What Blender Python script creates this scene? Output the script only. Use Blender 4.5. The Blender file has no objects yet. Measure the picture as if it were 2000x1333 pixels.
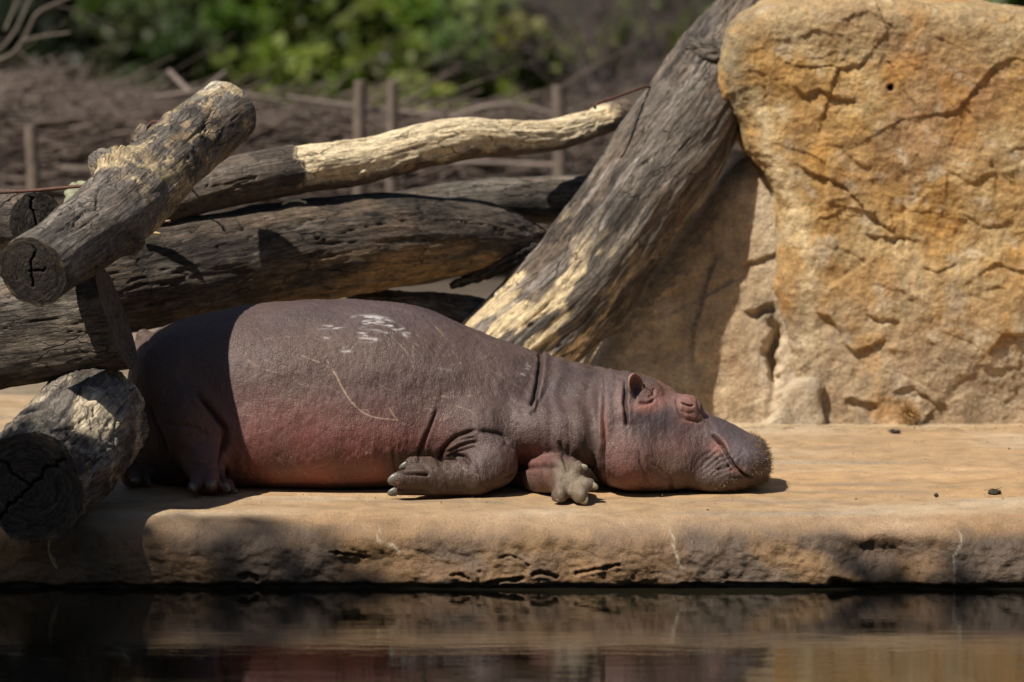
import bpy, math, random
import numpy as np
from mathutils import Vector

random.seed(7)
rng = np.random.default_rng(7)
sc = bpy.context.scene
C = sc.collection
R = math.radians

# ------------------------------------------------------------------ camera
CAM = np.array([0.0, -22.0, 22 * math.tan(R(8.0))])
PITCH = R(6.46)
FPX = 11100.0
cd = bpy.data.cameras.new('camera')
cam = bpy.data.objects.new('camera', cd)
C.objects.link(cam)
cam.location = CAM
cam.rotation_euler = (math.pi / 2 - PITCH, 0, 0)
cd.sensor_width = 36
cd.lens = 36 * FPX / 2000
cd.clip_start = 0.5
cd.clip_end = 800
cd.dof.use_dof = True
cd.dof.focus_distance = 22.05
cd.dof.aperture_fstop = 1.9
sc.camera = cam

# ------------------------------------------------------------------ light
SUN = Vector((-0.52, -0.42, 1.0)).normalized()
elev = math.asin(SUN.z)
w = bpy.data.worlds.new("World")
sc.world = w
w.use_nodes = True
nt = w.node_tree
bg = nt.nodes['Background']
sky = nt.nodes.new('ShaderNodeTexSky')
sky.sky_type = 'NISHITA'
sky.sun_disc = False
sky.sun_elevation = elev
sky.sun_rotation = math.atan2(SUN.x, SUN.y)
nt.links.new(sky.outputs[0], bg.inputs[0])
bg.inputs[1].default_value = 0.05
sl = bpy.data.lights.new('sun', 'SUN')
sl.energy = 5.0
sl.angle = R(0.53)
sl.color = (1.0, 0.93, 0.82)
so = bpy.data.objects.new('sun', sl)
C.objects.link(so)
so.rotation_euler = SUN.to_track_quat('Z', 'Y').to_euler()
so.location = (-6, -5, 12)
sc.view_settings.view_transform = 'Standard'
sc.view_settings.look = 'None'
sc.view_settings.gamma = 1
sc.view_settings.use_curve_mapping = False
sc.view_settings.exposure = 0.3
sc.render.engine = 'CYCLES'
sc.cycles.use_denoising = True
sc.cycles.max_bounces = 5
sc.cycles.diffuse_bounces = 2
sc.cycles.caustics_reflective = False
sc.cycles.caustics_refractive = False


def W(px, py, y):
    """world point at depth y along the direction of a spot measured in the photograph"""
    a = (px - 1000) / FPX
    b = (666.5 - py) / FPX
    c, s = math.cos(PITCH), math.sin(PITCH)
    d = np.array([a, c + b * s, -s + b * c])
    return CAM + d * ((y - CAM[1]) / d[1])


# ------------------------------------------------------------------ noise
_p = rng.permutation(256)
_p = np.concatenate([_p, _p, _p])
_g = rng.normal(size=(256, 3))
_g /= np.linalg.norm(_g, axis=1)[:, None]


def perlin(P):
    P = np.asarray(P, dtype=np.float64)
    I = np.floor(P).astype(np.int64)
    F = P - I
    I &= 255
    U = F * F * F * (F * (F * 6 - 15) + 10)
    out = 0
    for dx in (0, 1):
        wx = U[:, 0] if dx else 1 - U[:, 0]
        for dy in (0, 1):
            wy = U[:, 1] if dy else 1 - U[:, 1]
            for dz in (0, 1):
                wz = U[:, 2] if dz else 1 - U[:, 2]
                h = _p[_p[_p[I[:, 0] + dx] + I[:, 1] + dy] + I[:, 2] + dz]
                g = _g[h]
                out = out + wx * wy * wz * (g[:, 0] * (F[:, 0] - dx) + g[:, 1] * (F[:, 1] - dy) + g[:, 2] * (F[:, 2] - dz))
    return out * 1.6


def fbm(P, sc_=1.0, oct_=4, gain=0.5, off=0.0):
    P = np.asarray(P) * np.asarray(sc_) + off
    a, t = 1.0, 0
    for _ in range(oct_):
        t = t + a * perlin(P)
        P = P * 2.03 + 17.3
        a *= gain
    return t


def cellf(P, scale, seed=0):
    """facet noise: random plane height per nearest cell (vectorised Worley)"""
    P = np.asarray(P) * scale + seed * 3.7
    I = np.floor(P).astype(np.int64)
    best = np.full(len(P), 1e9)
    second = np.full(len(P), 1e9)
    val = np.zeros(len(P))
    for dx in (-1, 0, 1):
        for dy in (-1, 0, 1):
            for dz in (-1, 0, 1):
                J = I + np.array([dx, dy, dz])
                K = J & 255
                h = _p[_p[_p[K[:, 0]] + K[:, 1]] + K[:, 2]]
                g = _g[h]
                c = J + 0.5 + g * 0.45
                d = P - c
                dist = (d * d).sum(1)
                v = (d * _g[(h + 91) % 256]).sum(1) * 0.9 + _g[(h + 31) % 256][:, 0] * 0.35
                m = dist < best
                second = np.where(m, best, np.minimum(second, dist))
                val = np.where(m, v, val)
                best = np.where(m, dist, best)
    return val, np.sqrt(second) - np.sqrt(best)


def sstep(a, b, x):
    t = np.clip((x - a) / (b - a), 0, 1)
    return t * t * (3 - 2 * t)


def polyd(X, Z, pts):
    """distance, signed side and arclength fraction to an open polyline in 2-D"""
    pts = np.asarray(pts, float)
    seg = np.linalg.norm(np.diff(pts, axis=0), axis=1)
    cum = np.concatenate([[0], np.cumsum(seg)])
    best = np.full(len(X), 1e9)
    side = np.zeros(len(X))
    tt = np.zeros(len(X))
    for i in range(len(pts) - 1):
        ax, az = pts[i]
        bx, bz = pts[i + 1]
        dx, dz = bx - ax, bz - az
        L = dx * dx + dz * dz
        t = np.clip(((X - ax) * dx + (Z - az) * dz) / L, 0, 1)
        ex, ez = X - ax - t * dx, Z - az - t * dz
        d = np.hypot(ex, ez)
        m = d < best
        best = np.where(m, d, best)
        side = np.where(m, np.sign(dx * ez - dz * ex), side)
        tt = np.where(m, (cum[i] + t * seg[i]) / cum[-1], tt)
    return best, side, tt


def smoothline(pts, n=6):
    pts = np.asarray(pts, float)
    P = np.vstack([2 * pts[0] - pts[1], pts, 2 * pts[-1] - pts[-2]])
    out = []
    for i in range(1, len(P) - 2):
        for k in range(n):
            t = k / n
            a, b, c, d = P[i - 1], P[i], P[i + 1], P[i + 2]
            out.append(0.5 * ((2 * b) + (-a + c) * t + (2 * a - 5 * b + 4 * c - d) * t * t + (-a + 3 * b - 3 * c + d) * t ** 3))
    out.append(P[-2])
    return np.array(out)


# ------------------------------------------------------------------ object helpers
def link_mesh(name, verts, faces, mat, parent=None, smooth=True, col=None, grain=None):
    me = bpy.data.meshes.new(name)
    verts = np.asarray(verts, dtype=np.float32)
    faces = np.asarray(faces, dtype=np.int32)
    k = faces.shape[1]
    me.vertices.add(len(verts))
    me.vertices.foreach_set('co', verts.ravel())
    me.loops.add(faces.size)
    me.loops.foreach_set('vertex_index', faces.ravel())
    me.polygons.add(len(faces))
    me.polygons.foreach_set('loop_start', np.arange(0, faces.size, k, dtype=np.int32))
    me.polygons.foreach_set('loop_total', np.full(len(faces), k, dtype=np.int32))
    me.update(calc_edges=True)
    me.validate()
    if smooth:
        me.polygons.foreach_set('use_smooth', np.ones(len(me.polygons), dtype=bool))
    if col is not None:
        a = me.attributes.new('col', 'FLOAT_COLOR', 'POINT')
        c4 = np.ones((len(verts), 4), dtype=np.float32)
        c4[:, :3] = np.clip(col, 0.002, 1)
        a.data.foreach_set('color', c4.ravel())
    if grain is not None:
        a = me.attributes.new('grain', 'FLOAT_VECTOR', 'POINT')
        a.data.foreach_set('vector', np.asarray(grain, dtype=np.float32).ravel())
    if mat:
        me.materials.append(mat)
    o = bpy.data.objects.new(name, me)
    C.objects.link(o)
    if parent:
        o.parent = parent
    return o


def tag(o, label=None, cat=None, group=None, kind=None):
    if label: o['label'] = label
    if cat: o['category'] = cat
    if group: o['group'] = group
    if kind: o['kind'] = kind
    return o


def empty(name, label=None, cat=None, group=None, loc=(0, 0, 0)):
    o = bpy.data.objects.new(name, None)
    o.empty_display_size = 0.1
    o.location = loc
    C.objects.link(o)
    return tag(o, label, cat, group)


def grid_faces(nu, nv, closed_v=False):
    i = np.arange(nu - 1)[:, None]
    j = np.arange(nv if closed_v else nv - 1)[None, :]
    j2 = (j + 1) % nv
    f = np.stack([i * nv + j, (i + 1) * nv + j, (i + 1) * nv + j2, i * nv + j2], -1)
    return f.reshape(-1, 4)


def vnormals(V, F):
    V = np.asarray(V, float)
    a, b, c, d = V[F[:, 0]], V[F[:, 1]], V[F[:, 2]], V[F[:, -1]]
    n = np.cross(c - a, d - b)
    N = np.zeros_like(V)
    for k in range(F.shape[1]):
        for ax in range(3):
            N[:, ax] += np.bincount(F[:, k], weights=n[:, ax], minlength=len(V))
    return N / (np.linalg.norm(N, axis=1)[:, None] + 1e-12)


def surface_nets(f, org, h):
    nx, ny, nz = f.shape
    s = f < 0
    cc = np.zeros((nx - 1, ny - 1, nz - 1), np.int8)
    for dx in (0, 1):
        for dy in (0, 1):
            for dz in (0, 1):
                cc += s[dx:nx - 1 + dx, dy:ny - 1 + dy, dz:nz - 1 + dz]
    act = (cc > 0) & (cc < 8)
    I = np.argwhere(act)
    idx = -np.ones(act.shape, np.int64)
    idx[tuple(I.T)] = np.arange(len(I))
    acc = np.zeros((len(I), 3))
    cnt = np.zeros(len(I))
    for ax in range(3):
        o1, o2 = [a for a in range(3) if a != ax]
        for p in (0, 1):
            for q in (0, 1):
                A = I.copy()
                A[:, o1] += p
                A[:, o2] += q
                B = A.copy()
                B[:, ax] += 1
                fa = f[tuple(A.T)]
                fb = f[tuple(B.T)]
                m = (fa < 0) != (fb < 0)
                t = np.where(m, fa / np.where(m, fa - fb, 1), 0)
                P = A.astype(float)
                P[:, ax] += t
                acc += P * m[:, None]
                cnt += m
    V = org + acc / cnt[:, None] * h
    Fs = []
    for ax in range(3):
        o1, o2 = (ax + 1) % 3, (ax + 2) % 3
        sl1 = [slice(None)] * 3
        sl2 = [slice(None)] * 3
        sl1[ax] = slice(0, -1)
        sl2[ax] = slice(1, None)
        m = s[tuple(sl1)] != s[tuple(sl2)]
        E = np.argwhere(m)
        ok = (E[:, o1] > 0) & (E[:, o2] > 0) & (E[:, o1] < f.shape[o1] - 1) & (E[:, o2] < f.shape[o2] - 1)
        E = E[ok]
        def cell(a, b):
            K = E.copy()
            K[:, o1] -= a
            K[:, o2] -= b
            return idx[tuple(K.T)]
        q = np.stack([cell(1, 1), cell(0, 1), cell(0, 0), cell(1, 0)], -1)
        inside = s[tuple(E.T)]
        q[~inside] = q[~inside][:, ::-1]
        Fs.append(q)
    return V, np.vstack(Fs)


def lap(V, F, it=2, lam=0.5):
    a = np.concatenate([F[:, 0], F[:, 1], F[:, 2], F[:, 3]])
    b = np.concatenate([F[:, 1], F[:, 2], F[:, 3], F[:, 0]])
    n = len(V)
    deg = np.bincount(a, minlength=n) + np.bincount(b, minlength=n)
    for _ in range(it):
        S = np.stack([np.bincount(a, weights=V[b, k], minlength=n) + np.bincount(b, weights=V[a, k], minlength=n) for k in range(3)], -1)
        V = V + lam * (S / np.maximum(deg, 1)[:, None] - V)
    return V


def subdiv(V, F, levels=1):
    me = bpy.data.meshes.new('tmp')
    me.from_pydata(V.tolist(), [], F.tolist())
    o = bpy.data.objects.new('tmp', me)
    C.objects.link(o)
    md = o.modifiers.new('s', 'SUBSURF')
    md.levels = levels
    md.render_levels = levels
    dg = bpy.context.evaluated_depsgraph_get()
    ev = o.evaluated_get(dg)
    m2 = ev.to_mesh()
    n = len(m2.vertices)
    v = np.empty(n * 3, np.float32)
    m2.vertices.foreach_get('co', v)
    lp = np.empty(len(m2.loops), np.int32)
    m2.loops.foreach_get('vertex_index', lp)
    V2, F2 = v.reshape(-1, 3).astype(float), lp.reshape(-1, 4)
    ev.to_mesh_clear()
    bpy.data.objects.remove(o)
    bpy.data.meshes.remove(me)
    return V2, F2


# ------------------------------------------------------------------ materials
class NT:
    def __init__(self, name):
        self.m = bpy.data.materials.new(name)
        self.m.use_nodes = True
        self.t = self.m.node_tree
        self.b = self.t.nodes['Principled BSDF']
        self.out = self.t.nodes['Material Output']

    def n(self, typ, **kw):
        nd = self.t.nodes.new('ShaderNode' + typ)
        for k, v in kw.items():
            if k.startswith('i_'):
                nd.inputs[k[2:].replace('_', ' ')].default_value = v
            else:
                setattr(nd, k, v)
        return nd

    def l(self, a, b):
        self.t.links.new(a, b)

    def attr(self, name):
        return self.n('Attribute', attribute_name=name)

    def noise(self, vec, scale, detail=4, rough=0.55, dist=0.0):
        nd = self.n('TexNoise')
        nd.inputs['Scale'].default_value = scale
        nd.inputs['Detail'].default_value = detail
        nd.inputs['Roughness'].default_value = rough
        nd.inputs['Distortion'].default_value = dist
        if vec is not None: self.l(vec, nd.inputs['Vector'])
        return nd.outputs['Fac']

    def ramp(self, fac, stops):
        nd = self.n('ValToRGB')
        el = nd.color_ramp.elements
        while len(el) > 1: el.remove(el[0])
        for i, (p, c) in enumerate(stops):
            e = el[0] if i == 0 else el.new(p)
            e.position = p
            e.color = (c, c, c, 1) if isinstance(c, (int, float)) else (*c, 1)
        self.l(fac, nd.inputs[0])
        return nd.outputs[0]

    def mix(self, a, b, fac=1.0, mode='MULTIPLY'):
        nd = self.n('MixRGB', blend_type=mode)
        for i, v in ((0, fac), (1, a), (2, b)):
            if hasattr(v, 'is_linked') or hasattr(v, 'links'):
                self.l(v, nd.inputs[i])
            elif isinstance(v, (int, float)) and i:
                nd.inputs[i].default_value = (v, v, v, 1)
            elif i:
                nd.inputs[i].default_value = (*v, 1)
            else:
                nd.inputs[i].default_value = v
        return nd.outputs[0]

    def math(self, op, a, b=0.0):
        nd = self.n('Math', operation=op)
        for i, v in ((0, a), (1, b)):
            if hasattr(v, 'links'): self.l(v, nd.inputs[i])
            else: nd.inputs[i].default_value = v
        return nd.outputs[0]

    def mapping(self, vec, scale=(1, 1, 1), rot=(0, 0, 0)):
        nd = self.n('Mapping')
        nd.inputs['Scale'].default_value = scale
        nd.inputs['Rotation'].default_value = rot
        self.l(vec, nd.inputs['Vector'])
        return nd.outputs[0]

    def bump(self, h, dist, strength=1.0, prev=None):
        nd = self.n('Bump')
        nd.inputs['Strength'].default_value = strength
        nd.inputs['Distance'].default_value = dist
        self.l(h, nd.inputs['Height'])
        if prev is not None: self.l(prev, nd.inputs['Normal'])
        return nd.outputs[0]


def mat_wood(name, rough=0.8, contrast=(0.3, 1.5)):
    t = NT(name)
    g = t.attr('grain').outputs['Vector']
    c = t.attr('col').outputs['Color']
    st = t.mapping(g, (11.0, 75, 75))
    n1 = t.noise(st, 1.0, 6, 0.62, 0.6)
    st2 = t.mapping(g, (60.0, 230, 230))
    n2 = t.noise(st2, 1.0, 4, 0.6, 0.3)
    n3 = t.noise(g, 26, 5, 0.6)
    wv = t.n('VectorMath', operation='MULTIPLY_ADD')
    nz_ = t.n('TexNoise')
    nz_.inputs['Scale'].default_value = 14
    t.l(g, nz_.inputs['Vector'])
    t.l(nz_.outputs['Color'], wv.inputs[0])
    wv.inputs[1].default_value = (0.05, 0.022, 0.022)
    t.l(g, wv.inputs[2])
    vo = t.n('TexVoronoi', feature='DISTANCE_TO_EDGE')
    vo.inputs['Scale'].default_value = 1.0
    t.l(t.mapping(wv.outputs[0], (4.5, 26, 26)), vo.inputs['Vector'])
    gate = t.ramp(t.noise(g, 6, 3), [(0.42, 0.0), (0.56, 1.0)])
    ck = t.ramp(vo.outputs['Distance'], [(0.0, 1.0), (0.035, 0.0)])
    ck = t.math('MULTIPLY', ck, gate)
    k1 = t.ramp(n1, [(0.28, contrast[0]), (0.5, 0.9), (0.72, contrast[1])])
    k2 = t.ramp(n2, [(0.3, 0.6), (0.6, 1.15)])
    k3 = t.ramp(n3, [(0.35, 0.75), (0.65, 1.2)])
    col = t.mix(c, k1)
    col = t.mix(col, k2)
    col = t.mix(col, k3)
    col = t.mix(col, (0.018, 0.014, 0.011), t.math('MULTIPLY', ck, 0.8), 'MIX')
    t.l(col, t.b.inputs['Base Color'])
    t.b.inputs['Roughness'].default_value = rough
    t.b.inputs['Specular IOR Level'].default_value = 0.3
    b = t.bump(n1, 0.016, 1.0)
    b = t.bump(n2, 0.005, 0.9, b)
    b = t.bump(n3, 0.004, 0.5, b)
    b = t.bump(t.math('MULTIPLY', ck, -1.0), 0.006, 0.9, b)
    t.l(b, t.b.inputs['Normal'])
    return t.m


def mat_rock(name, fine=90, rough=0.85, bumpd=0.012, spec=0.3, wet=False):
    t = NT(name)
    o = t.n('TexCoord').outputs['Object']
    c = t.attr('col').outputs['Color']
    n1 = t.noise(o, 9, 8, 0.62, 0.4)
    n2 = t.noise(o, fine, 5, 0.65)
    n3 = t.noise(o, fine * 3.5, 3, 0.6)
    col = t.mix(c, t.ramp(n1, [(0.3, 0.74), (0.5, 1.0), (0.7, 1.22)]))
    col = t.mix(col, t.ramp(n2, [(0.3, 0.72), (0.55, 1.05), (0.75, 1.25)]))
    col = t.mix(col, t.ramp(n3, [(0.32, 0.8), (0.6, 1.1)]))
    t.l(col, t.b.inputs['Base Color'])
    t.b.inputs['Roughness'].default_value = rough
    t.b.inputs['Specular IOR Level'].default_value = spec
    b = t.bump(n1, bumpd * 3, 0.6)
    b = t.bump(n2, bumpd, 0.8, b)
    b = t.bump(n3, bumpd * 0.3, 0.8, b)
    t.l(b, t.b.inputs['Normal'])
    return t.m


def mat_plain(name, color, rough=0.7, vary=0.25, scale=30, metal=0.0, bumpd=0.003, translucent=0.0):
    t = NT(name)
    o = t.n('TexCoord').outputs['Object']
    n1 = t.noise(o, scale, 5, 0.6)
    col = t.mix(color, t.ramp(n1, [(0.3, 1 - vary), (0.7, 1 + vary)]))
    t.l(col, t.b.inputs['Base Color'])
    t.b.inputs['Roughness'].default_value = rough
    t.b.inputs['Metallic'].default_value = metal
    if bumpd:
        t.l(t.bump(n1, bumpd, 0.7), t.b.inputs['Normal'])
    if translucent:
        tr = t.n('BsdfTranslucent')
        t.l(col, tr.inputs['Color'])
        mx = t.n('MixShader')
        mx.inputs[0].default_value = translucent
        t.l(t.b.outputs[0], mx.inputs[1])
        t.l(tr.outputs[0], mx.inputs[2])
        t.l(mx.outputs[0], t.out.inputs['Surface'])
    return t.m


def mat_leaf(name, translucent=0.4, rough=0.5):
    t = NT(name)
    c = t.attr('col').outputs['Color']
    t.l(c, t.b.inputs['Base Color'])
    t.b.inputs['Roughness'].default_value = rough
    t.b.inputs['Specular IOR Level'].default_value = 0.35
    tr = t.n('BsdfTranslucent')
    t.l(t.mix(c, (1.1, 1.35, 0.5)), tr.inputs['Color'])
    mx = t.n('MixShader')
    mx.inputs[0].default_value = translucent
    t.l(t.b.outputs[0], mx.inputs[1])
    t.l(tr.outputs[0], mx.inputs[2])
    t.l(mx.outputs[0], t.out.inputs['Surface'])
    return t.m


M_wood = mat_wood('weathered_wood')
M_bare = mat_wood('bare_wood', 0.7, (0.8, 1.12))
M_rock = mat_rock('sandstone', 60, 0.85, 0.012)
M_rock2 = mat_rock('beige_rock', 70, 0.9, 0.010)
M_leaf = mat_leaf('green_leaf')
M_leafd = mat_leaf('dark_leaf', 0.2)
M_rust = mat_plain('rusty_iron', (0.10, 0.04, 0.025), 0.75, 0.4, 60)
M_bark = mat_plain('brown_bark', (0.09, 0.07, 0.055), 0.9, 0.4, 12, bumpd=0.01)
M_twig = mat_plain('dry_twig', (0.185, 0.145, 0.122), 0.9, 0.45, 3, bumpd=0)
M_post = mat_plain('post_wood', (0.15, 0.115, 0.092), 0.9, 0.3, 20)
M_straw = mat_plain('dry_straw', (0.55, 0.42, 0.2), 0.7, 0.3, 40, bumpd=0)
M_dung = mat_plain('dry_dung', (0.045, 0.035, 0.022), 0.95, 0.5, 120, bumpd=0.004)
M_bristle = mat_plain('bristle', (0.20, 0.13, 0.065), 0.6, 0.3, 50, bumpd=0)


# ================================================================== SETTING
WATER_Z = W(1000, 1150, -0.74)[2]

# terrain -----------------------------------------------------------
def build_ground():
    xs = np.unique(np.concatenate([np.linspace(-300, -20, 15), np.linspace(-20, 20, 201), np.linspace(20, 300, 15)]))
    ys = np.unique(np.concatenate([np.linspace(-300, -20, 12), np.linspace(-20, 24, 221), np.linspace(24, 420, 22)]))
    X, Y = np.meshgrid(xs, ys, indexing='ij')
    P = np.stack([X.ravel(), Y.ravel(), np.zeros(X.size)], -1)
    z = -0.06 + 0.03 * fbm(P, 0.6, 3) + 0.012 * fbm(P, 3, 2)
    pool = sstep(-13.5, -12.5, P[:, 1]) * (1 - sstep(-0.2, 0.3, P[:, 1])) * (1 - sstep(3.9, 4.5, np.abs(P[:, 0])))
    z = z * (1 - pool) - 1.4 * pool
    z = np.where((P[:, 1] < 2.4) & (P[:, 1] > -0.5), z - 0.2, z)
    P[:, 2] = z
    n = fbm(P, 0.9, 4)
    g = sstep(0.15, 0.6, fbm(P, 1.7, 3, off=40))[:, None]
    sand = np.array([0.27, 0.205, 0.145]) * (1 + 0.25 * n[:, None])
    green = np.array([0.10, 0.12, 0.04])
    col = sand * (1 - 0.45 * g) + green * 0.45 * g
    dk = sstep(6, 8.5, P[:, 1])[:, None]
    col = col * (1 - dk) + np.array([0.08, 0.062, 0.046]) * (1 + 0.3 * n[:, None]) * dk
    o = link_mesh('ground', P, grid_faces(len(xs), len(ys)), M_rock2, col=col)
    tag(o, kind='structure')


build_ground()


# platform ------------------------------------------------------------
def build_platform():
    xs = np.unique(np.concatenate([np.arange(-8, -2.4, 0.06), np.arange(-2.4, 2.4, 0.0075), np.arange(2.4, 8, 0.06)]))
    prof = []                                # (y, z) from the back edge to below the water
    for y in np.concatenate([np.arange(3.2, -0.42, -0.03)]):
        prof.append((y, 0.0, 0.0))
    yf, r = -0.70, 0.13
    for a in np.linspace(0, 80, 16)[1:]:
        prof.append((yf + r * 1.6 * (1 - math.sin(R(a))) - 0.0, -r * (1 - math.cos(R(a))), a / 80))
    y0, z0 = prof[-1][0], prof[-1][1]
    for k in range(1, 34):
        t = k / 33
        prof.append((y0 - 0.025 * math.sin(t * 2.2), z0 - t * (z0 - WATER_Z + 0.03), 1))
    y1, z1 = prof[-1][0], prof[-1][1]
    for k in range(1, 8):
        prof.append((y1 + 0.02 * k, z1 - 0.05 * k, 1))
    prof = np.array(prof)
    nv = len(prof)
    X = np.repeat(xs, nv)
    Y = np.tile(prof[:, 0], len(xs))
    Z = np.tile(prof[:, 1], len(xs))
    Fm = np.tile(prof[:, 2], len(xs))        # 0 top, 1 face
    P = np.stack([X, Y, Z], -1)
    # plan waviness of the edge
    wav = 0.035 * fbm(np.stack([X * 0.8, X * 0, X * 0], -1), 1, 2, off=3.3) + 0.012 * fbm(np.stack([X * 4, Z * 4, X * 0], -1), 1, 3)
    edge = np.clip((0.2 - Y) / 0.7, 0, 1) ** 1.5
    dY = wav * edge
    # lumps and pits on the face
    Q = np.stack([X, Y, Z], -1)
    f = sstep(0.35, 1, Fm)
    n1 = fbm(Q, (5, 5, 7), 4, off=1.1)
    n2 = fbm(Q, (26, 26, 34), 4, 0.6, off=9.1)
    pit = np.minimum(0, fbm(Q, (14, 14, 20), 3, off=5.5) + 0.25)
    dY += f * (-0.015 * n1 - 0.006 * n2 - 0.007 * pit)
    # flat smooth boss on the right, hollow above it
    def blob(cx, cz, rx, rz):
        return np.exp(-((X - cx) / rx) ** 2 - ((Z - cz) / rz) ** 2)
    dY += f * (0.035 * blob(1.38, -0.13, 0.2, 0.06) - 0.03 * blob(1.68, -0.24, 0.16, 0.05))
    dY += f * 0.03 * blob(-0.55, -0.16, 0.1, 0.035)
    # waterline undercut
    low = sstep(WATER_Z + 0.022, WATER_Z + 0.004, Z + 0.010 * fbm(np.stack([X * 9, X * 0, X * 0], -1), 1, 3))
    dY += low * 0.022
    # cracks and chipped holes near the waterline
    yy = -0.72
    holes = [([(882, 1124), (900, 1121), (916, 1132)], 0.007, 0.035), ([(937, 1116), (934, 1138)], 0.006, 0.03),
             ([(950, 1140), (975, 1135), (1000, 1132), (1020, 1130)], 0.009, 0.05), ([(1040, 1122), (1055, 1118), (1065, 1120), (1085, 1126)], 0.009, 0.05),
             ([(1125, 1119), (1150, 1114), (1180, 1108), (1208, 1102)], 0.007, 0.045), ([(975, 1092), (995, 1085), (1020, 1095), (1032, 1105)], 0.005, 0.02),
             ([(1630, 1138), (1655, 1146), (1700, 1152)], 0.02, 0.07), ([(645, 1080), (668, 1083), (690, 1088)], 0.006, 0.03),
             ([(470, 1128), (485, 1124), (500, 1130)], 0.014, 0.06), ([(655, 1082), (690, 1086), (712, 1092)], 0.006, 0.03), ([(1420, 1140), (1480, 1142), (1540, 1141)], 0.008, 0.03), ([(1330, 1140), (1400, 1143)], 0.008, 0.03)]
    wob = 0.006 * fbm(np.stack([X * 40, Z * 40, X * 0], -1), 1, 2)
    for pl, wd, dp in holes:
        wd, dp = wd * 0.8, dp * 0.55
        pw = [W(a, b, yy) for a, b in pl]
        d, s_, t_ = polyd(X, Z, [(p[0], p[2]) for p in pw])
        k = np.exp(-(np.maximum(0, d + wob) / wd) ** 2) * f
        dY += dp * k
        lip = np.exp(-((d - wd * 1.6) / wd) ** 2) * f
        dY -= 0.006 * lip
    P[:, 1] += dY
    top = 1 - sstep(0.0, 0.6, Fm)
    dz = top * (0.006 * fbm(Q, (1.2, 2.5, 1), 3, off=2) + 0.0015 * fbm(Q, (9, 30, 1), 3))
    for ys_, sl_, dd in ((0.93, 0.010, 0.010), (-0.05, -0.012, 0.008), (1.75, 0.01, 0.006)):
        line = ys_ + sl_ * X + 0.015 * fbm(np.stack([X * 1.5, X * 0, X * 0 + ys_], -1), 1, 3)
        dz -= top * dd * np.exp(-((Y - line) / 0.018) ** 2) * sstep(-0.2, 0.3, fbm(np.stack([X * 2, X * 0 + ys_ * 5, X * 0], -1), 1, 2) + 0.25)
    P[:, 2] += dz - 0.05 * (1 - top) * 0
    # colour
    nn = fbm(Q, (0.9, 2.2, 2), 4, off=7)
    ns = fbm(Q, (2.2, 8, 3), 4, off=21)
    tan = np.array([0.42, 0.28, 0.155])
    pale = np.array([0.50, 0.385, 0.26])
    orange = np.array([0.50, 0.29, 0.125])
    grey = np.array([0.25, 0.205, 0.16])
    band = sstep(-0.07, -0.0, Y - (-0.05 - 0.012 * X)) * (1 - sstep(0.80, 0.98, Y))
    band = band * sstep(-0.3, 0.5, nn + 0.45)
    col = tan + (pale - tan) * sstep(-0.4, 0.6, nn)[:, None]
    col = col + (orange - col) * (0.55 * band)[:, None]
    col = col * (1 + 0.08 * ns[:, None])
    st = sstep(0.1, 0.8, fbm(Q, (1.1, 7, 3), 4, off=33)) * 0.55
    col = col + (grey - col) * st[:, None]
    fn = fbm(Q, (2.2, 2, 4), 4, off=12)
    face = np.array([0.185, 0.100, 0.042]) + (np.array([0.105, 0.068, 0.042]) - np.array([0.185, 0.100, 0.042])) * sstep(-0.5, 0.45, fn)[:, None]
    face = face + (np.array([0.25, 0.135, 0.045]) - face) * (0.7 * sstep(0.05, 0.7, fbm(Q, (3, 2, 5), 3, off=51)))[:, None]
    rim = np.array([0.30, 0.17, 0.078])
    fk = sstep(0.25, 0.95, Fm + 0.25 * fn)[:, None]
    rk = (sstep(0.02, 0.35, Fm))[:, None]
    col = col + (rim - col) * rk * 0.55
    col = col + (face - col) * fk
    # near-black band along the waterline
    wl = sstep(WATER_Z + 0.030, WATER_Z + 0.006, Z + 0.018 * fbm(np.stack([X * 6, X * 0, X * 0], -1), 1, 3))
    col = col + (np.array([0.022, 0.018, 0.010]) - col) * wl[:, None] * 0.95
    # pale lime runs
    for pl in ([(740, 1015), (738, 1040), (735, 1058), (765, 1066), (780, 1080)], [(1305, 1010), (1318, 1070), (1328, 1108)], [(1850, 1022), (1878, 1045), (1865, 1090), (1860, 1140)], [(1855, 1018), (1900, 1030)], [(95, 1045), (98, 1080), (108, 1110)]):
        pw = [W(a, b, yy) for a, b in smoothline(pl, 4)]
        d, s_, t_ = polyd(X + 0.01 * fbm(Q, 25, 2), Z, [(p[0], p[2]) for p in pw])
        k = np.exp(-(d / 0.0035) ** 2) * f * 0.75
        col = col + (np.array([0.55, 0.48, 0.36]) - col) * k[:, None]
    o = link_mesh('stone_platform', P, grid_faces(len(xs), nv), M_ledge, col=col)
    tag(o, kind='structure')


M_ledge = mat_rock('ledge_stone', 110, 0.55, 0.0065, 0.55)
build_platform()

# water ---------------------------------------------------------------
def build_water():
    t = NT('pond_water')
    o = t.n('TexCoord').outputs['Object']
    m = t.mapping(o, (1.2, 5.5, 1))
    n1 = t.noise(m, 1.6, 3, 0.5, 0.3)
    m2 = t.mapping(o, (6, 26, 1))
    n2 = t.noise(m2, 2.0, 3, 0.5)
    t.b.inputs['Base Color'].default_value = (0.011, 0.010, 0.006, 1)
    t.b.inputs['Roughness'].default_value = 0.025
    t.b.inputs['IOR'].default_value = 1.33
    b = t.bump(n1, 0.010, 0.13)
    b = t.bump(n2, 0.0012, 0.2, b)
    t.l(b, t.b.inputs['Normal'])
    V = [(-4.4, -13.4, WATER_Z), (4.4, -13.4, WATER_Z), (4.4, -0.45, WATER_Z), (-4.4, -0.45, WATER_Z)]
    tag(link_mesh('water', V, [(0, 1, 2, 3)], t.m), kind='structure')


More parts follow.
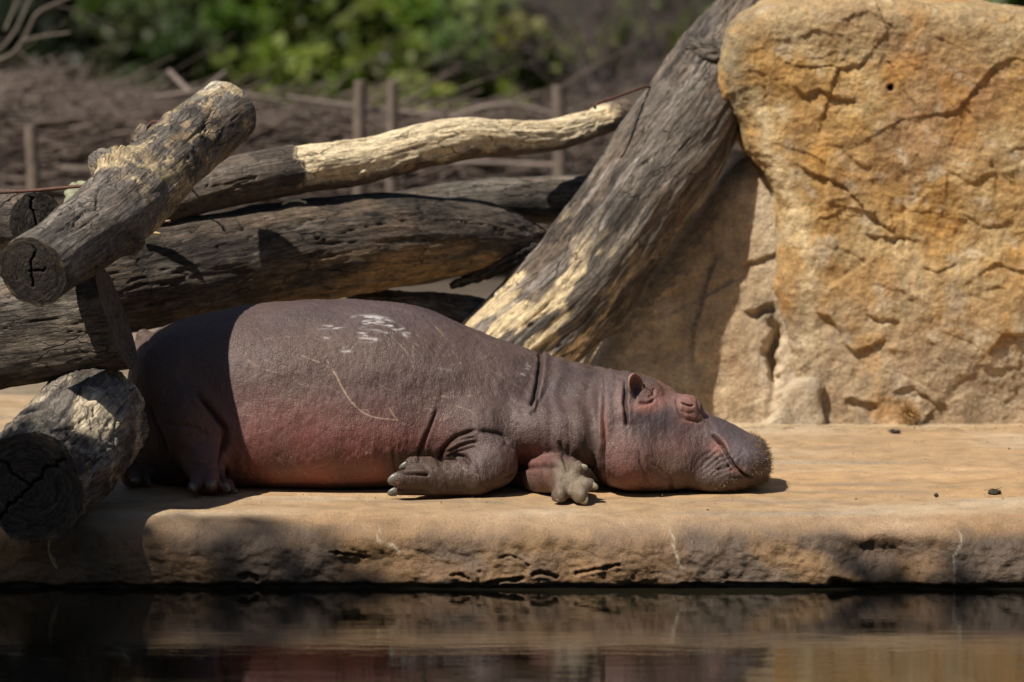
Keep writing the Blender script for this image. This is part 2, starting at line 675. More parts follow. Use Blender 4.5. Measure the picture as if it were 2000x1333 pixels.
build_water()


# ================================================================== ROCKS
def poly_sdf(X, Z, pts):
    pts = np.asarray(pts, float)
    n = len(pts)
    d = np.full(X.shape, 1e9)
    ins = np.zeros(X.shape, bool)
    for i in range(n):
        ax, az = pts[i]
        bx, bz = pts[(i + 1) % n]
        dx, dz = bx - ax, bz - az
        t = np.clip(((X - ax) * dx + (Z - az) * dz) / (dx * dx + dz * dz + 1e-12), 0, 1)
        d = np.minimum(d, np.hypot(X - ax - t * dx, Z - az - t * dz))
        c = ((az > Z) != (bz > Z)) & (X < (bx - ax) * (Z - az) / (bz - az + 1e-12) + ax)
        ins ^= c
    return np.where(ins, -d, d)


def boulder(name, outline, yf, depth, rad, mat, disp, colf, lean=0.0, h=0.022, levels=2):
    """a real block: outline in the x-z plane, rounded over into real thickness"""
    o = np.asarray(outline)
    lo = np.array([o[:, 0].min() - 0.1, yf - 0.25, min(-0.1, o[:, 1].min() - 0.05)])
    hi = np.array([o[:, 0].max() + 0.1, yf + depth + 0.15, o[:, 1].max() + 0.1])
    n = np.ceil((hi - lo) / h).astype(int) + 1
    xs = lo[0] + np.arange(n[0]) * h
    ys = lo[1] + np.arange(n[1]) * h
    zs = lo[2] + np.arange(n[2]) * h
    XX, ZZ = np.meshgrid(xs, zs, indexing='ij')
    d2 = poly_sdf(XX, ZZ, o)[:, None, :]
    yc = yf + depth / 2 + lean * zs[None, None, :]
    dy = np.abs(ys[None, :, None] - yc) - depth / 2
    a = np.maximum(d2 + rad, -5)
    b = dy + rad
    f = np.minimum(np.maximum(a, b), 0) + np.hypot(np.maximum(a, 0), np.maximum(b, 0)) - rad
    V, F = surface_nets(f.astype(np.float32), lo, h)
    V = lap(V, F, 2)
    V, F = subdiv(V, F, levels)
    N = vnormals(V, F)
    V = V + N * disp(V, N)[:, None]
    N2 = vnormals(V, F)
    return link_mesh(name, V, F, mat, col=colf(V, N2))


def cracks(V, N, lines, y):
    """fracture steps: the rock above the line stands proud of the rock below it"""
    out = 0
    X = V[:, 0] + 0.012 * fbm(V, 14, 3, off=4)
    Z = V[:, 2] + 0.012 * fbm(V, 14, 3, off=8)
    for pl, amp, wid in lines:
        pw = [W(a, b, y) for a, b in pl]
        d, s, t = polyd(X, Z, [(p[0], p[2]) for p in pw])
        tp = sstep(0, 0.15, t) * (1 - sstep(0.85, 1, t))
        out = out + s * amp * np.exp(-d / wid) * tp * (0.6 + 0.4 * np.tanh(d / 0.004)) - 0.35 * abs(amp) * tp * np.exp(-(d / 0.007) ** 2)
    return out * sstep(0.0, 0.5, -N[:, 1])


big_px = [(1560, 2), (1490, 22), (1440, 55), (1416, 105), (1408, 190), (1440, 245), (1450, 290), (1500, 345), (1522, 420), (1520, 500),
          (1512, 570), (1528, 650), (1545, 740), (1548, 800), (1548, 880), (2500, 890), (2600, 400), (2450, 110), (2200, 50), (2000, 28), (1880, 8), (1800, 0), (1690, -8)]
big_out = [(lambda p: (p[0], p[2]))(W(a, b, 2.25)) for a, b in smoothline(big_px + [big_px[0]], 3)[:-1]]
BL = [  # (polyline px, amplitude, falloff)
    ([(1545, 170), (1575, 188), (1600, 180), (1640, 196), (1680, 205)], 0.022, 0.10),
    ([(1545, 120), (1575, 134), (1600, 132), (1650, 138), (1700, 118)], 0.012, 0.06),
    ([(1730, 112), (1755, 150), (1775, 180), (1800, 230)], 0.015, 0.08),
    ([(1550, 320), (1590, 345), (1630, 355), (1670, 385), (1700, 425), (1745, 455), (1760, 440)], 0.028, 0.10),
    ([(1600, 290), (1640, 288), (1675, 325), (1715, 330)], 0.012, 0.05),
    ([(1875, 195), (1910, 235)], 0.014, 0.05),
    ([(1760, 240), (1775, 350), (1770, 480), (1790, 600), (1830, 690), (1860, 740)], 0.016, 0.16),
    ([(1590, 610), (1625, 625), (1665, 690), (1710, 680), (1740, 660)], 0.026, 0.08),
    ([(1690, 615), (1720, 628), (1765, 632)], 0.022, 0.07),
    ([(1690, 460), (1760, 470), (1745, 490)], 0.02, 0.05),
    ([(1650, 785), (1690, 790), (1720, 800)], 0.03, 0.06),
    ([(1740, 770), (1790, 760), (1840, 800)], 0.02, 0.06),
    ([(1930, 700), (1960, 660), (2010, 655)], 0.035, 0.12),
    ([(1800, 525), (1835, 535), (1870, 520)], 0.014, 0.05),
    ([(1930, 570), (1970, 565)], 0.012, 0.04),
    ([(1560, 75), (1600, 60), (1660, 80)], 0.01, 0.05),
    ([(1640, 45), (1700, 30), (1760, 60)], 0.014, 0.06),
    ([(1600, 480), (1650, 490), (1700, 520)], 0.01, 0.05),
    ([(1850, 330), (1900, 360), (1950, 340)], 0.012, 0.06),
    ([(1880, 420), (1930, 450), (1990, 430)], 0.012, 0.06),
    ([(1700, 560), (1760, 570), (1790, 600)], 0.008, 0.04),
]


def big_disp(V, N):
    c1, e1 = cellf(V * np.array([1, 1, 1.3]), 2.6, 1)
    c2, e2 = cellf(V + 0.03 * np.stack([fbm(V, 8, 2), fbm(V, 8, 2, off=5), fbm(V, 8, 2, off=9)], -1), 7.0, 3)
    d = 0.013 * c1 + 0.004 * c2 * sstep(-0.4, 0.4, fbm(V, 2.2, 2, off=77))
    d += 0.026 * fbm(V, (2.0, 2.0, 2.6), 4) + 0.004 * fbm(V, 30, 4, 0.6)
    rg = 1 - np.abs(fbm(V, (5, 5, 9), 4, off=13))
    d += 0.006 * np.clip(rg - 0.85, 0, 1) * 4 * sstep(-0.1, 0.5, fbm(V, 1.6, 2, off=61))
    d += 0.42 * cracks(V, N, BL, 2.1) + 0.003 * np.abs(fbm(V, (11, 11, 16), 4, off=88))
    # the drilled hole
    p = W(1738, 170, 2.25)
    r = np.hypot(V[:, 0] - p[0], V[:, 2] - p[2])
    d -= 0.06 * (1 - sstep(0.008, 0.016, r)) * (N[:, 1] < -0.3)
    # grey lower-right hollow
    q = W(1985, 760, 2.2)
    d -= 0.05 * np.exp(-(((V[:, 0] - q[0]) / 0.16) ** 2 + ((V[:, 2] - q[2]) / 0.2) ** 2))
    return d


def big_col(V, N):
    n1 = fbm(V, 1.5, 4, off=3)
    n2 = fbm(V, 3.6, 4, off=30)
    n3 = fbm(V, 9, 4, off=60)
    ochre = np.array([0.46, 0.27, 0.095])
    pale = np.array([0.53, 0.37, 0.18])
    brown = np.array([0.36, 0.20, 0.095])
    grey = np.array([0.34, 0.27, 0.20])
    col = ochre + (pale - ochre) * sstep(-0.3, 0.5, n2)[:, None]
    col = col + (brown - col) * (0.75 * sstep(-0.1, 0.7, n1))[:, None]
    low = sstep(0.75, 0.15, V[:, 2] + 0.25 * n1)
    col = col + (grey - col) * (0.65 * low)[:, None]
    up = sstep(1.45, 1.75, V[:, 2] + 0.12 * n2)
    col = col + (np.array([0.36, 0.27, 0.16]) - col) * (0.55 * up)[:, None]
    li = sstep(0.25, 0.8, n3) * 0.5
    col = col + (np.array([0.62, 0.52, 0.38]) - col) * li[:, None]
    oc = sstep(0.2, 0.8, fbm(V, 5, 3, off=90)) * 0.45
    col = col + (np.array([0.52, 0.25, 0.055]) - col) * oc[:, None]
    # lichen-grey left shoulder and pale streak beside it
    a = W(1430, 150, 2.2)
    lf = np.exp(-((V[:, 0] - a[0]) / 0.11) ** 2) * sstep(-0.4, 0.5, n3 + 0.2)
    col = col + (np.array([0.20, 0.17, 0.11]) - col) * (0.7 * lf)[:, None]
    pw = [W(x_, y_, 2.15) for x_, y_ in ((1480, 190), (1500, 300), (1560, 420), (1580, 520), (1590, 680))]
    d, s, t = polyd(V[:, 0] + 0.03 * n3, V[:, 2], [(p[0], p[2]) for p in pw])
    col = col + (np.array([0.70, 0.56, 0.34]) - col) * (0.65 * np.exp(-(d / 0.035) ** 2))[:, None]
    p = W(1738, 170, 2.25)
    r = np.hypot(V[:, 0] - p[0], V[:, 2] - p[2])
    col = col * (0.25 + 0.75 * sstep(0.006, 0.014, r))[:, None]
    return col * (1 + 0.14 * fbm(V, 22, 3, off=5))[:, None]


b1 = boulder('sandstone_boulder', big_out, 2.14, 0.95, 0.11, M_rock, big_disp, big_col, lean=0.04, h=0.026)
tag(b1, 'tall ochre sandstone boulder with fracture lines and a small drilled hole, filling the right', 'boulder')

low_px = [(1120, 800), (1150, 700), (1225, 590), (1300, 490), (1370, 410), (1425, 325), (1475, 300), (1530, 340), (1600, 420), (1620, 880), (1150, 880)]
low_out = [(lambda p: (p[0], p[2]))(W(a, b, 2.6)) for a, b in smoothline(low_px + [low_px[0]], 3)[:-1]]


def low_disp(V, N):
    c1, e1 = cellf(V, 2.2, 5)
    d = 0.010 * c1 + 0.016 * fbm(V, 2.5, 4, off=15) + 0.005 * fbm(V, 22, 4, off=25)
    L = [([(1395, 480), (1380, 540), (1352, 620), (1348, 700)], 0.015, 0.08),
         ([(1440, 510), (1480, 495), (1520, 480)], 0.012, 0.04)]
    d += cracks(V, N, L, 2.55)
    # angular broken recess by the ochre boulder
    for (a, b, sx, sz, am) in ((1490, 610, 0.05, 0.045, 0.06), (1512, 690, 0.028, 0.16, 0.09)):
        q = W(a, b, 2.2)
        xx = V[:, 0] - q[0] + 0.03 * fbm(V, 9, 3) - 0.35 * (V[:, 2] - q[2]) * (am < 0.07)
        zz = V[:, 2] - q[2] + 0.03 * fbm(V, 9, 3, off=9)
        d -= am * (np.exp(-((xx / sx) ** 2 + (zz / sz) ** 2) ** 1.5) if am > 0.07 else 0.6 * np.clip(1.2 - np.abs(xx - 0.5 * zz) / sx - np.abs(zz) / sz, 0, 1) ** 0.5)
    q = W(1420, 660, 2.5)
    d += 0.03 * np.exp(-(((V[:, 0] - q[0]) / 0.2) ** 2 + ((V[:, 2] - q[2]) / 0.3) ** 2))
    return d


def low_col(V, N):
    n = fbm(V, 2.4, 4, off=11)
    a = np.array([0.47, 0.345, 0.215])
    b = np.array([0.54, 0.43, 0.30])
    col = a + (b - a) * sstep(-0.4, 0.5, n)[:, None]
    q = W(1420, 700, 2.5)
    br = np.exp(-(((V[:, 0] - q[0]) / 0.14) ** 2 + ((V[:, 2] - q[2]) / 0.12) ** 2)) * sstep(-0.3, 0.4, fbm(V, 8, 3))
    col = col + (np.array([0.36, 0.22, 0.12]) - col) * (0.7 * br)[:, None]
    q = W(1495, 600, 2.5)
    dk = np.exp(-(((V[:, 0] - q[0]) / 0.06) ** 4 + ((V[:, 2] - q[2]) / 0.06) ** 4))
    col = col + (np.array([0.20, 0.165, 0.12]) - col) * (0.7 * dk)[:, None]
    return col * (1 + 0.15 * fbm(V, 16, 3))[:, None]


b2 = boulder('beige_boulder', low_out, 2.19, 0.6, 0.12, M_rock2, low_disp, low_col, lean=0.15, h=0.028)
tag(b2, 'smaller beige boulder behind the leaning trunk, half in its shadow, beside the ochre boulder', 'boulder')

mor_px = [(1526, 770), (1545, 745), (1580, 735), (1600, 745), (1610, 760), (1600, 770), (1620, 835), (1640, 850), (1420, 850), (1440, 840), (1500, 826), (1518, 806), (1524, 790)]
mo = [(lambda p: (p[0], p[2]))(W(a, b, 2.12)) for a, b in mor_px]
b3 = boulder('mortar_fillet', mo, 2.10, 0.2, 0.03, M_rock2, lambda V, N: 0.01 * fbm(V, 9, 4),
             lambda V, N: np.array([0.46, 0.37, 0.26]) * (1 + 0.2 * fbm(V, 7, 3))[:, None], h=0.016, levels=1)
tag(b3, 'pale mortar fillet spreading onto the platform in the gap between the beige and ochre boulders', 'mortar')

# stones behind the logs
def stone(px, py, y, r, label, name='pale_stone', col=(0.42, 0.37, 0.28), sq=(1, 1, 0.8), seed=0):
    c = W(px, py, y)
    u = np.linspace(0, math.pi, 25)
    v = np.linspace(0, 2 * math.pi, 36, endpoint=False)
    U, Vv = np.meshgrid(u, v, indexing='ij')
    D = np.stack([np.sin(U) * np.cos(Vv), np.sin(U) * np.sin(Vv), np.cos(U)], -1).reshape(-1, 3)
    c1, e = cellf(D, 1.6, seed)
    P = D * (1 + 0.22 * c1 + 0.05 * fbm(D, 3, 3, off=seed))[:, None] * r * np.array(sq)
    o = link_mesh(name, P, grid_faces(25, 36, True), M_rock2, col=np.array(col) * (1 + 0.2 * fbm(P, 20, 3))[:, None])
    o.location = c
    return tag(o, label, 'stone')


stone(155, 395, 0.95, 0.085, 'pale greenish stone wedged between the crossing log and the dark log end at upper left', col=(0.33, 0.33, 0.22), sq=(0.75, 0.8, 1.0), seed=2)


# ================================================================== WOOD
def sweep(path, rad, ds=0.007, da=0.007, ell=None, disp=None, seed=0, closed_ends=(True, True)):
    """path: control points (world), rad: radius at each. Returns V, F, s, theta, grain, axis frames."""
    path = np.asarray(path, float)
    ctrl = smoothline(np.column_stack([path, rad]), 24)
    P, r = ctrl[:, :3], ctrl[:, 3]
    seg = np.linalg.norm(np.diff(P, axis=0), axis=1)
    cum = np.concatenate([[0], np.cumsum(seg)])
    n = max(8, int(cum[-1] / ds))
    s = np.linspace(0, cum[-1], n)
    Q = np.stack([np.interp(s, cum, P[:, k]) for k in range(3)], -1)
    rr = np.interp(s, cum, r)
    T = np.gradient(Q, axis=0)
    T /= np.linalg.norm(T, axis=1)[:, None]
    up = np.array([0, 0, 1.0])
    A = np.cross(T, up)
    A /= np.linalg.norm(A, axis=1)[:, None]
    B = np.cross(A, T)
    m = max(16, int(2 * math.pi * max(r) / da))
    th = np.linspace(0, 2 * math.pi, m, endpoint=False)
    S, TH = np.repeat(s, m), np.tile(th, n)
    RR = np.repeat(rr, m)
    G0 = np.stack([S, RR * np.cos(TH), RR * np.sin(TH)], -1)
    if disp is not None:
        RD = RR + disp(S, TH, RR, G0)
    else:
        RD = RR
    if ell is not None:
        p = ell
        k = (np.abs(np.cos(TH)) ** p + np.abs(np.sin(TH)) ** p) ** (-1 / p)
        RD = RD * k
    V = np.repeat(Q, m, 0) + (np.repeat(A, m, 0) * np.cos(TH)[:, None] + np.repeat(B, m, 0) * np.sin(TH)[:, None]) * RD[:, None]
    return dict(V=V, F=grid_faces(n, m, True), s=S, th=TH, g=G0 + np.array([seed * 1.7, seed, 0]), n=n, m=m, Q=Q, T=T, A=A, B=B, L=s[-1], r=rr)


def angd(a, b):
    return np.abs((a - b + math.pi) % (2 * math.pi) - math.pi)


def wood_disp(lump=0.10, groove=0.004, crack=0.012, cracks_at=(), knots=(), seed=0, ncrack=1.0, rough=0.0):
    def f(S, TH, RR, G):
        st = G * np.array([0.7, 9, 9]) + seed * 7.7
        d = RR * lump * fbm(G, (2.2, 3.2, 3.2), 3, off=seed * 3.1)
        d += groove * fbm(st, (3, 4, 4), 4, 0.6)
        rid = np.abs(fbm(G * np.array([1.0, 8.5, 8.5]), 1.5, 3, off=seed * 5.3))
        gate = sstep(0.0, 0.35, fbm(G, (1.6, 5, 5), 2, off=seed + 50) + 0.1 * ncrack)
        d -= crack * ncrack * np.exp(-(rid / 0.035) ** 2) * gate
        if rough:
            d += rough * fbm(G, (25, 35, 35), 4, 0.6)
        for (s0, s1, t0, t1, dep, wd) in cracks_at:
            t = np.clip((S - s0) / (s1 - s0), 0, 1)
            c = t0 + (t1 - t0) * t + 0.22 * fbm(np.stack([S * 6, S * 0, S * 0 + s0 * 9], -1), 1, 4)
            a = angd(TH, c) * RR
            m = sstep(s0 - 0.02, s0 + 0.05, S) * (1 - sstep(s1 - 0.08, s1, S))
            d -= dep * np.exp(-(a / wd) ** 2) * m
        for (s0, t0, rk, hk) in knots:
            dd = np.hypot(S - s0, angd(TH, t0) * RR) / rk
            d += hk * np.exp(-dd ** 2) - hk * 0.9 * np.exp(-(dd / 0.35) ** 2) + 0.15 * hk * np.cos(dd * 9) * np.exp(-dd ** 2)
        return d
    return f


GREY = np.array([0.165, 0.142, 0.122])
LGREY = np.array([0.29, 0.25, 0.21])
DARK = np.array([0.042, 0.034, 0.029])
BROWN = np.array([0.19, 0.13, 0.085])
BARE = np.array([0.74, 0.58, 0.34])
TAN = np.array([0.42, 0.30, 0.17])


def mixc(c, d, m):
    return c + (np.asarray(d) - c) * np.clip(m, 0, 1)[:, None]


def wood_col(sw, seed=0, base=GREY, dark=0.8, light=0.6, brown=0.4):
    g = sw['g']
    c = np.tile(base, (len(g), 1))
    c = mixc(c, LGREY, light * sstep(-0.05, 0.6, fbm(g, (1.6, 9, 9), 4, off=seed)))
    c = mixc(c, BROWN, brown * sstep(-0.1, 0.6, fbm(g, (2.0, 6, 6), 3, off=seed + 9)))
    c = mixc(c, DARK, dark * sstep(0.0, 0.45, fbm(g, (2.2, 7, 7), 4, 0.6, off=seed + 19)))
    return c


def end_cap(sw, which, parent, rings=True, name='cut_end', col=(0.10, 0.085, 0.068), crack_dirs=((1.3, 0.9), (4.0, 0.6)), seed=0, bulge=0.0, tilt=None, split=0.012):
    """sawn face with rings and drying splits, closing the log at one end"""
    m = sw['m']
    i = 0 if which == 0 else sw['n'] - 1
    ring = sw['V'][i * m:(i + 1) * m]
    c = ring.mean(0)
    T = -sw['T'][0] if which == 0 else sw['T'][-1]
    K = 30
    rad = (np.linspace(0, 1, K + 1)[1:]) ** 0.85
    V = [c + (ring - c) * t for t in rad]
    V = np.vstack([c[None]] + V)
    rel = V - c
    rn = np.linalg.norm(rel, axis=1)
    A, B = sw['A'][i], sw['B'][i]
    x, y = rel @ A, rel @ B
    ang = np.arctan2(y, x)
    R0 = np.linalg.norm(ring - c, axis=1).mean()
    d = bulge * (1 - (rn / R0) ** 2) + 0.0015 * fbm(V, 60, 3, off=seed) + 0.0007 * np.sin(rn * 900 + 3 * fbm(V, 8, 2))
    edge = sstep(0.9, 1.0, rn / R0)
    d *= (1 - edge)
    crk = np.zeros(len(V))
    for (a0, ln) in crack_dirs:
        a1 = a0 + 0.25 * fbm(np.stack([rn * 25, rn * 0 + a0, rn * 0], -1), 1, 2)
        pr = x * np.cos(a1) + y * np.sin(a1)
        pd = np.abs(-x * np.sin(a1) + y * np.cos(a1))
        k = np.exp(-(pd / 0.0045) ** 2) * (pr > -0.01) * (1 - sstep(ln * R0 * 0.85, ln * R0, pr))
        crk = np.maximum(crk, k)
    d -= split * crk
    V = V + T * d[:, None]
    F = []
    for k in range(K - 1):
        a = 1 + k * m + np.arange(m)
        b = 1 + k * m + (np.arange(m) + 1) % m
        F.append(np.stack([a, a + m, b + m, b], -1))
    F = np.vstack(F)
    a = 1 + np.arange(m)
    b = 1 + (np.arange(m) + 1) % m
    tri = np.stack([np.zeros(m, int), a, b, b], -1)
    col = np.tile(np.array(col), (len(V), 1))
    col *= (1 + 0.12 * np.sin(rn / R0 * 60 + 2.5 * fbm(V, 7, 2)) + 0.25 * fbm(V, 25, 3))[:, None]
    col = mixc(col, (0.30, 0.22, 0.12), 0.5 * sstep(0.86, 0.97, rn / R0) * sstep(0, 0.4, fbm(V, 18, 2)))
    col *= (1 - 0.75 * crk)[:, None]
    # keep quads only: drop the centre into tiny quads
    V2 = np.vstack([V])
    Fq = F
    me_v, me_f = V2, [tuple(f) for f in Fq.tolist()] + [(0, int(p), int(q)) for p, q in zip(a, b)]
    me = bpy.data.meshes.new(name)
    me.from_pydata(me_v.tolist(), [], me_f)
    me.update()
    me.polygons.foreach_set('use_smooth', np.ones(len(me.polygons), dtype=bool))
    at = me.attributes.new('col', 'FLOAT_COLOR', 'POINT')
    c4 = np.ones((len(V2), 4), np.float32)
    c4[:, :3] = np.clip(col, 0.004, 1)
    at.data.foreach_set('color', c4.ravel())
    at = me.attributes.new('grain', 'FLOAT_VECTOR', 'POINT')
    g = np.stack([rn * 9, ang * 0.02 * 0 + x * 0.3, y * 0.3], -1)
    at.data.foreach_set('vector', g.astype(np.float32).ravel())
    me.materials.append(M_wood)
    o = bpy.data.objects.new(name, me)
    C.objects.link(o)
    o.parent = parent
    return o


def log(name, label, path, rad, disp, colf, caps=(0, 1), shear=0, mat=None, capkw={}, ell=None, cat='log', ds=0.007, part='trunk', seed=0, capends=((1.3, 0.9), (4.0, 0.6))):
    root = empty(name, label, cat)
    sw = sweep(path, rad, ds, ds, ell, disp, seed)
    if shear:
        k_ = sstep(sw['L'] - 0.9, sw['L'], sw['s'])
        sw['V'][:, 0] -= shear * k_ * (sw['V'][:, 2] - sw['Q'][-1][2])
    c = colf(sw)
    link_mesh(part, sw['V'], sw['F'], mat or M_wood, root, col=c, grain=sw['g'])
    for w_ in caps:
        end_cap(sw, w_, root, seed=seed, **capkw)
    return root, sw


def PW(*pts):
    return np.array([W(*p) for p in pts])


# A: the crossing log on top (upper left)
def colA(sw):
    c = wood_col(sw, 3, GREY * 1.05, 0.6, 0.75, 0.4)
    s, L = sw['s'], sw['L']
    V = sw['V']
    t = s / L
    m = sstep(0.15, 0.45, fbm(sw['g'], (8, 11, 11), 5, 0.65, off=3) + 0.40 * np.exp(-((t - 0.52) / 0.13) ** 2) - 0.16) * sstep(0.33, 0.45, t)
    c = mixc(c, BARE * 0.8, 0.8 * m)
    c = mixc(c, TAN, 0.5 * sstep(0.2, 0.5, fbm(sw['g'], (8, 14, 14), 3, off=33)) * sstep(0.3, 0.5, t))
    k = np.exp(-((t - 0.97) / 0.05) ** 2) * sstep(1.0, 0.6, angd(sw['th'], 2.2))
    c = mixc(c, (0.6, 0.54, 0.42), k)
    return c


A_path = PW((62, 528, -0.75), (150, 470, -0.42), (235, 400, 0.0), (310, 330, 0.38), (385, 262, 0.75), (440, 222, 1.0))
dA = wood_disp(0.10, 0.0035, 0.012, [(0.1, 0.8, 1.0, 1.4, 0.014, 0.004), (0.5, 1.4, 2.0, 1.7, 0.016, 0.005), (0.0, 0.6, -0.5, -0.3, 0.012, 0.004)],
               [(0.62, -0.6, 0.045, 0.035), (0.95, 2.0, 0.07, 0.05), (1.5, 1.7, 0.06, 0.02), (1.25, 0.3, 0.045, 0.015)], seed=1)
logA, swA = log('crossing_log', 'grey log with chewed pale patches lying on top at upper left, rising rightwards',
                A_path, [0.138, 0.148, 0.155, 0.150, 0.145, 0.135], dA, colA, seed=1, capkw=dict(crack_dirs=((1.45, 0.8), (4.6, 0.5), (0.2, 0.5)), col=(0.055, 0.042, 0.032), bulge=0.008))  # sawn face painted darker to stand in for shade

# broken branch collar on log A
cp = PW((215, 340, 0.25), (198, 318, 0.28), (190, 305, 0.3))
sw = sweep(cp, [0.075, 0.06, 0.045], 0.005, 0.005, None, wood_disp(0.12, 0.002, 0.006, seed=5, rough=0.004), 5)
o = link_mesh('branch_collar', sw['V'], sw['F'], M_wood, logA, col=mixc(wood_col(sw, 6, GREY, 0.5), BARE * 0.6, 0.5 * sstep(0.0, 0.4, fbm(sw['g'], 14, 3))), grain=sw['g'])
end_cap(sw, 1, logA, seed=3, col=(0.24, 0.2, 0.15), name='collar_end')

# B: heavy squared log with sawn right end
def colB(sw):
    c = wood_col(sw, 23, np.array([0.18, 0.145, 0.112]), 0.7, 0.55, 0.5)
    return c


B_path = PW((-900, 700, 0.12), (-500, 683, 0.06), (-150, 665, 0.0), (228, 622, -0.07))
dB = wood_disp(0.05, 0.0035, 0.010, [(0.0, 2.3, 3.50, 3.38, 0.022, 0.005), (0.3, 2.25, 3.05, 2.92, 0.018, 0.004), (0.6, 2.0, 3.9, 3.85, 0.01, 0.004)], [(1.75, 2.3, 0.08, 0.02)], seed=2)
logB, swB = log('sawn_log', 'thick dark level log with a squared sawn right end above the hippo rump',
                B_path, [0.235, 0.23, 0.22, 0.198], dB, colB, ell=2.8, shear=0.22, seed=2, capkw=dict(crack_dirs=((3.0, 0.9),), col=(0.20, 0.155, 0.12), bulge=0.0))

# C: lower left log end-on, overhanging the ledge
def colC(sw):
    c = wood_col(sw, 43, LGREY * 0.95, 0.7, 0.6, 0.4)
    m = sstep(0.0, 0.35, fbm(sw['g'], (3, 6, 6), 4, 0.6, off=71))
    c = mixc(c, (0.64, 0.53, 0.37), 0.8 * m)
    c = mixc(c, DARK, 0.6 * sstep(0.1, 0.5, fbm(sw['g'], (2, 4, 4), 3, off=91)))
    return c


C_path = PW((58, 952, -0.98), (98, 912, -0.68), (148, 856, -0.35), (180, 818, -0.04))
dC = wood_disp(0.14, 0.006, 0.014, [(0.05, 0.5, 1.2, 1.0, 0.02, 0.006), (0.1, 0.7, 0.3, 0.5, 0.014, 0.005)], [(0.5, 1.2, 0.09, 0.03)], seed=3, rough=0.004)
logC, swC = log('stub_log', 'short thick log with a big split sawn face overhanging the ledge at bottom left',
                C_path, [0.208, 0.218, 0.228, 0.215], dC, colC, seed=3, capkw=dict(crack_dirs=((0.75, 0.95), (3.9, 0.95), (2.4, 0.9)), col=(0.095, 0.075, 0.058), split=0.03))

# D: long big log behind the hippo
def colD(sw):
    c = wood_col(sw, 63, np.array([0.105, 0.082, 0.064]), 0.85, 0.4, 0.55)  # dark brown base, lowered further to carry the shade on this log
    lowm = sstep(0.6, 0.1, angd(sw['th'], 4.2)) * 0
    und = sstep(0.25, -0.35, np.sin(sw['th'])) * sstep(0.25, 0.5, sw['s'] / sw['L'])
    c = mixc(c, (0.40, 0.26, 0.13), 0.8 * und * sstep(-0.35, 0.2, fbm(sw['g'], (2, 12, 12), 3, off=7)))
    return c


D_path = PW((130, 565, 0.95), (300, 540, 1.15), (500, 505, 1.42), (700, 478, 1.68), (850, 466, 1.90), (960, 462, 2.05), (1060, 470, 2.20))
dD = wood_disp(0.07, 0.0045, 0.013, [(0.2, 1.6, 3.3, 3.1, 0.016, 0.005), (0.1, 1.2, 2.9, 2.75, 0.014, 0.004), (0.9, 1.9, 3.5, 3.6, 0.012, 0.004)],
               [(0.55, 3.95, 0.075, 0.07), (1.22, 3.0, 0.05, 0.02), (1.5, 2.6, 0.06, 0.015)], seed=4)
logD, swD = log('long_log', 'long dark brown log with ochre underside lying just behind the hippo back',
                D_path, [0.215, 0.22, 0.215, 0.205, 0.18, 0.14, 0.05], dD, colD, seed=4)

# E: debarked pale branch
def colE(sw):
    t = sw['s'] / sw['L']
    c = wood_col(sw, 83, np.array([0.17, 0.135, 0.11]), 0.6, 0.4, 0.5)
    return mixc(mixc(c, np.array([0.98, 0.80, 0.52]), sw['bare'] * 0.96), (0.62, 0.38, 0.16), sw['bare'] * 0.3 * sstep(0.1, 0.6, fbm(sw['g'], (5, 16, 16), 3, off=5)))


E_path = PW((250, 415, 1.1), (400, 368, 1.3), (560, 335, 1.5), (720, 308, 1.72), (880, 272, 1.95), (980, 268, 2.1), (1080, 262, 2.28), (1150, 242, 2.42), (1225, 220, 2.55))
E_rad = [0.10, 0.10, 0.102, 0.098, 0.094, 0.078, 0.072, 0.068, 0.058]
_bare = {}


def dE(S, TH, RR, G):
    L = S.max()
    t = S / L
    n = fbm(G, (7, 14, 14), 4, 0.6, off=2)
    lower = sstep(-0.72, -0.35, np.sin(TH) + 0.45 * n * 0.6 - 0.35 * sstep(0.75, 0.95, t))
    b = sstep(0.295, 0.31, t + 0.012 * n) * (1 - sstep(0.93, 0.97, t + 0.03 * n)) * lower
    _bare['b'] = b
    d = wood_disp(0.10, 0.003, 0.009, [(L * 0.32, L * 0.6, 2.6, 2.5, 0.012, 0.004), (L * 0.0, L * 0.3, 3.2, 3.1, 0.012, 0.004)], [], seed=6)(S, TH, RR, G)
    return d - 0.011 * b + 0.006 * np.exp(-((b - 0.5) / 0.25) ** 2) + 0.004 * b * fbm(G, (6, 30, 30), 3)


root = empty('debarked_branch', 'long bare yellow branch with dark bark remnants leading to the leaning trunk', 'branch')
swE = sweep(E_path, E_rad, 0.006, 0.006, None, dE, 6)
swE['bare'] = _bare['b']
link_mesh('trunk', swE['V'], swE['F'], M_bare, root, col=colE(swE), grain=swE['g'])
end_cap(swE, 0, root); end_cap(swE, 1, root, col=(0.1, 0.08, 0.06))

# F: grey log further back
F_path = PW((700, 420, 2.2), (850, 402, 2.3), (1000, 392, 2.4), (1150, 390, 2.5), (1260, 392, 2.55))
logF, _ = log('grey_log', 'smooth grey log seen in the gap behind the long log, left of the leaning trunk', F_path, [0.06, 0.09, 0.10, 0.105, 0.1],
              wood_disp(0.05, 0.003, 0.008, seed=7), lambda sw: wood_col(sw, 93, np.array([0.14, 0.12, 0.10]), 0.6, 0.5, 0.3), seed=7, ds=0.009)

